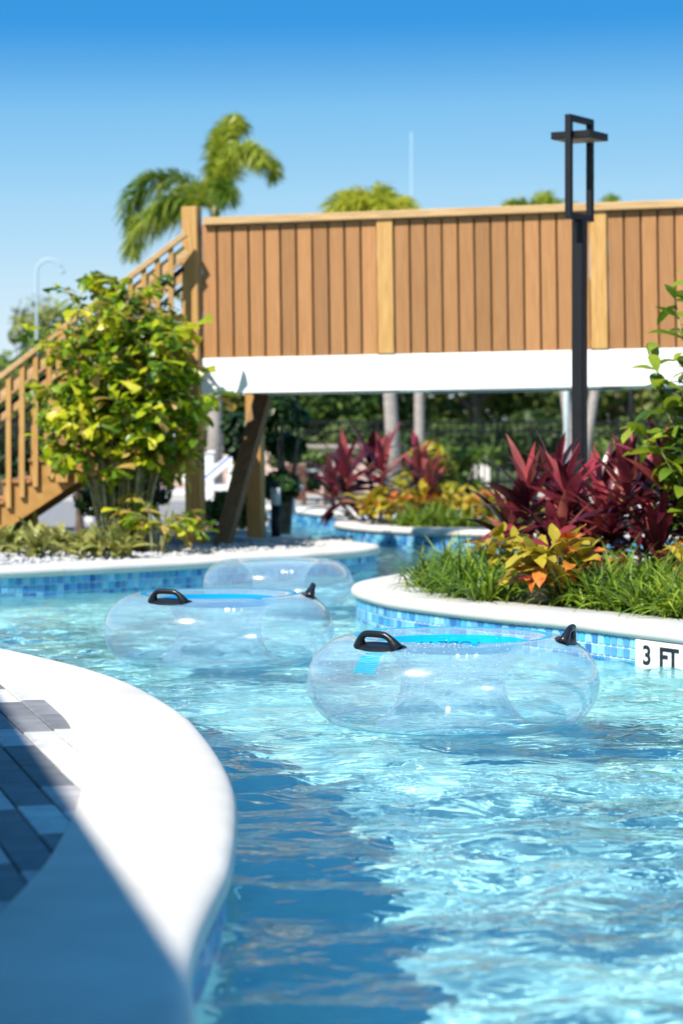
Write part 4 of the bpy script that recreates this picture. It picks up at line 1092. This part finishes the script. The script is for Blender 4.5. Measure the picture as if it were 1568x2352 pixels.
palm((P(1336, 0, 36).x, 36.5, .18), 3.6, [(170, 50, 1.2, 120), (20, 50, 1.2, 120), (90, 70, 1.2, 120), (140, 40, 1.1, 130)], 'foxtail palm barely topping the bridge rail right of the lamp', M['palm_leaf'], 220, .07, .55)

# ------------------------------------------------------------------ trees beyond
bush((P(985, 0, 29.5).x, 29.4, .18), .46, .80, 1700, .06, M['yel_leaf'], 'yellow-green bush beside the taupe planter', seed=21)
bush((P(1050, 0, 33).x, 33.0, .18), .55, .75, 1700, .06, M['bush_leaf'], 'rounded green bush in front of the black fence', seed=22)
bush((P(1560, 0, 28).x, 29.0, .18), .8, 1.1, 2200, .06, M['bush_leaf'], 'wide green bush behind the tallest ti plant', seed=23)
bush((P(700, 0, 33).x, 33.6, .18), .35, .8, 900, .06, M['bush_leaf'], 'green bush behind the small white table', seed=24)
for k in range(13):
    x = -8.6 + k * 1.38; rr = random.Random(200 + k); Y = 45 + rr.uniform(-2.5, 4)
    top = 3.3 if x < -2 else 4.4
    bl = [(rr.gauss(0, .8), rr.gauss(0, .6), rr.uniform(.5, top - .8), rr.uniform(.55, .95)) for q in range(10)]
    if x < -4.9 and x > -6.4: bl += [(0, 0, 3.0, .75)]
    tree((x, Y, .18), bl, 2.0, 5200, .10, M['oak_leaf'] if k % 3 else M['bush_leaf'], 'olive green broadleaf tree in the row beyond the black fence' if k % 3 else 'fresher green broadleaf tree among the olive ones beyond the black fence', 300 + k)

M['hedge_leaf'] = mat_leaf('hedge_leaf', (.03, .07, .012), (.11, .16, .03), .35, .55, 1.5)
for k in range(9):
    x = -6.6 + k * 1.65
    bush((x, 40.2 + .5 * math.sin(k * 2.1), .18), 1.05, 1.15, 2600, .075, M['hedge_leaf'], 'dark rounded hedge bush right behind the black fence', group='hedge bushes behind the black fence', seed=400 + k)
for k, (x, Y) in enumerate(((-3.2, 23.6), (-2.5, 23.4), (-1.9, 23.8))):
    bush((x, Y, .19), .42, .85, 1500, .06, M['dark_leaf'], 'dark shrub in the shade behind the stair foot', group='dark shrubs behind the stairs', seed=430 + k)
far_lawn = mesh_obj('lawn', [(-200, 38.4, .19), (200, 38.4, .19), (200, 500, .19), (-200, 500, .19)], [(0, 1, 2, 3)], mat_basic('lawn_green', (.05, .085, .02), .95, .4, 2.5, .5, 30)); tag(far_lawn, kind='structure')

for k in range(9):
    x = -10.5 + k * 2.6; rr = random.Random(500 + k); top = 3.6 if x < -2 else 4.8
    bl = [(rr.gauss(0, 1.1), rr.gauss(0, .8), rr.uniform(.6, top - 1.0), rr.uniform(.8, 1.3)) for q in range(9)]
    tree((x, 55 + rr.uniform(-1, 3), .18), bl, 2.0, 4200, .14, M['hedge_leaf'], 'dark green tree in the second row far beyond the black fence', 520 + k, 'second row of trees beyond the fence')

# joints in the coping of the island and the gravel bank
M['joint'] = mat_basic('joint_sealant', (.38, .37, .35), .8, .2, 30)
def joints(S, at, name, label, group):
    for i in at:
        p = S[i]; n = side(S, i); t = Vector((n.y, -n.x, 0)); w = .003
        vs = []
        for u, z in ((.395, .2042), (.03, .2042), (.002, .2015), (-.018, .193), (-.0295, .178), (-.0325, .165)):
            q = p + n * u; vs += [(q.x - t.x * w, q.y - t.y * w, z), (q.x + t.x * w, q.y + t.y * w, z)]
        o = mesh_obj(name, vs, [(2 * k, 2 * k + 1, 2 * k + 3, 2 * k + 2) for k in range(5)], M['joint']); tag(o, kind='structure')
ii = [i for i, p in enumerate(S_isle) if p.y < 16.4]
joints(S_isle, [ii[8], ii[44], ii[82]], 'coping_joint', None, None)
il = [i for i, p in enumerate(S_left) if -2.6 < p.x < .2 and p.y < 20.5]
joints(S_left, [il[14], il[50]], 'coping_joint', None, None)
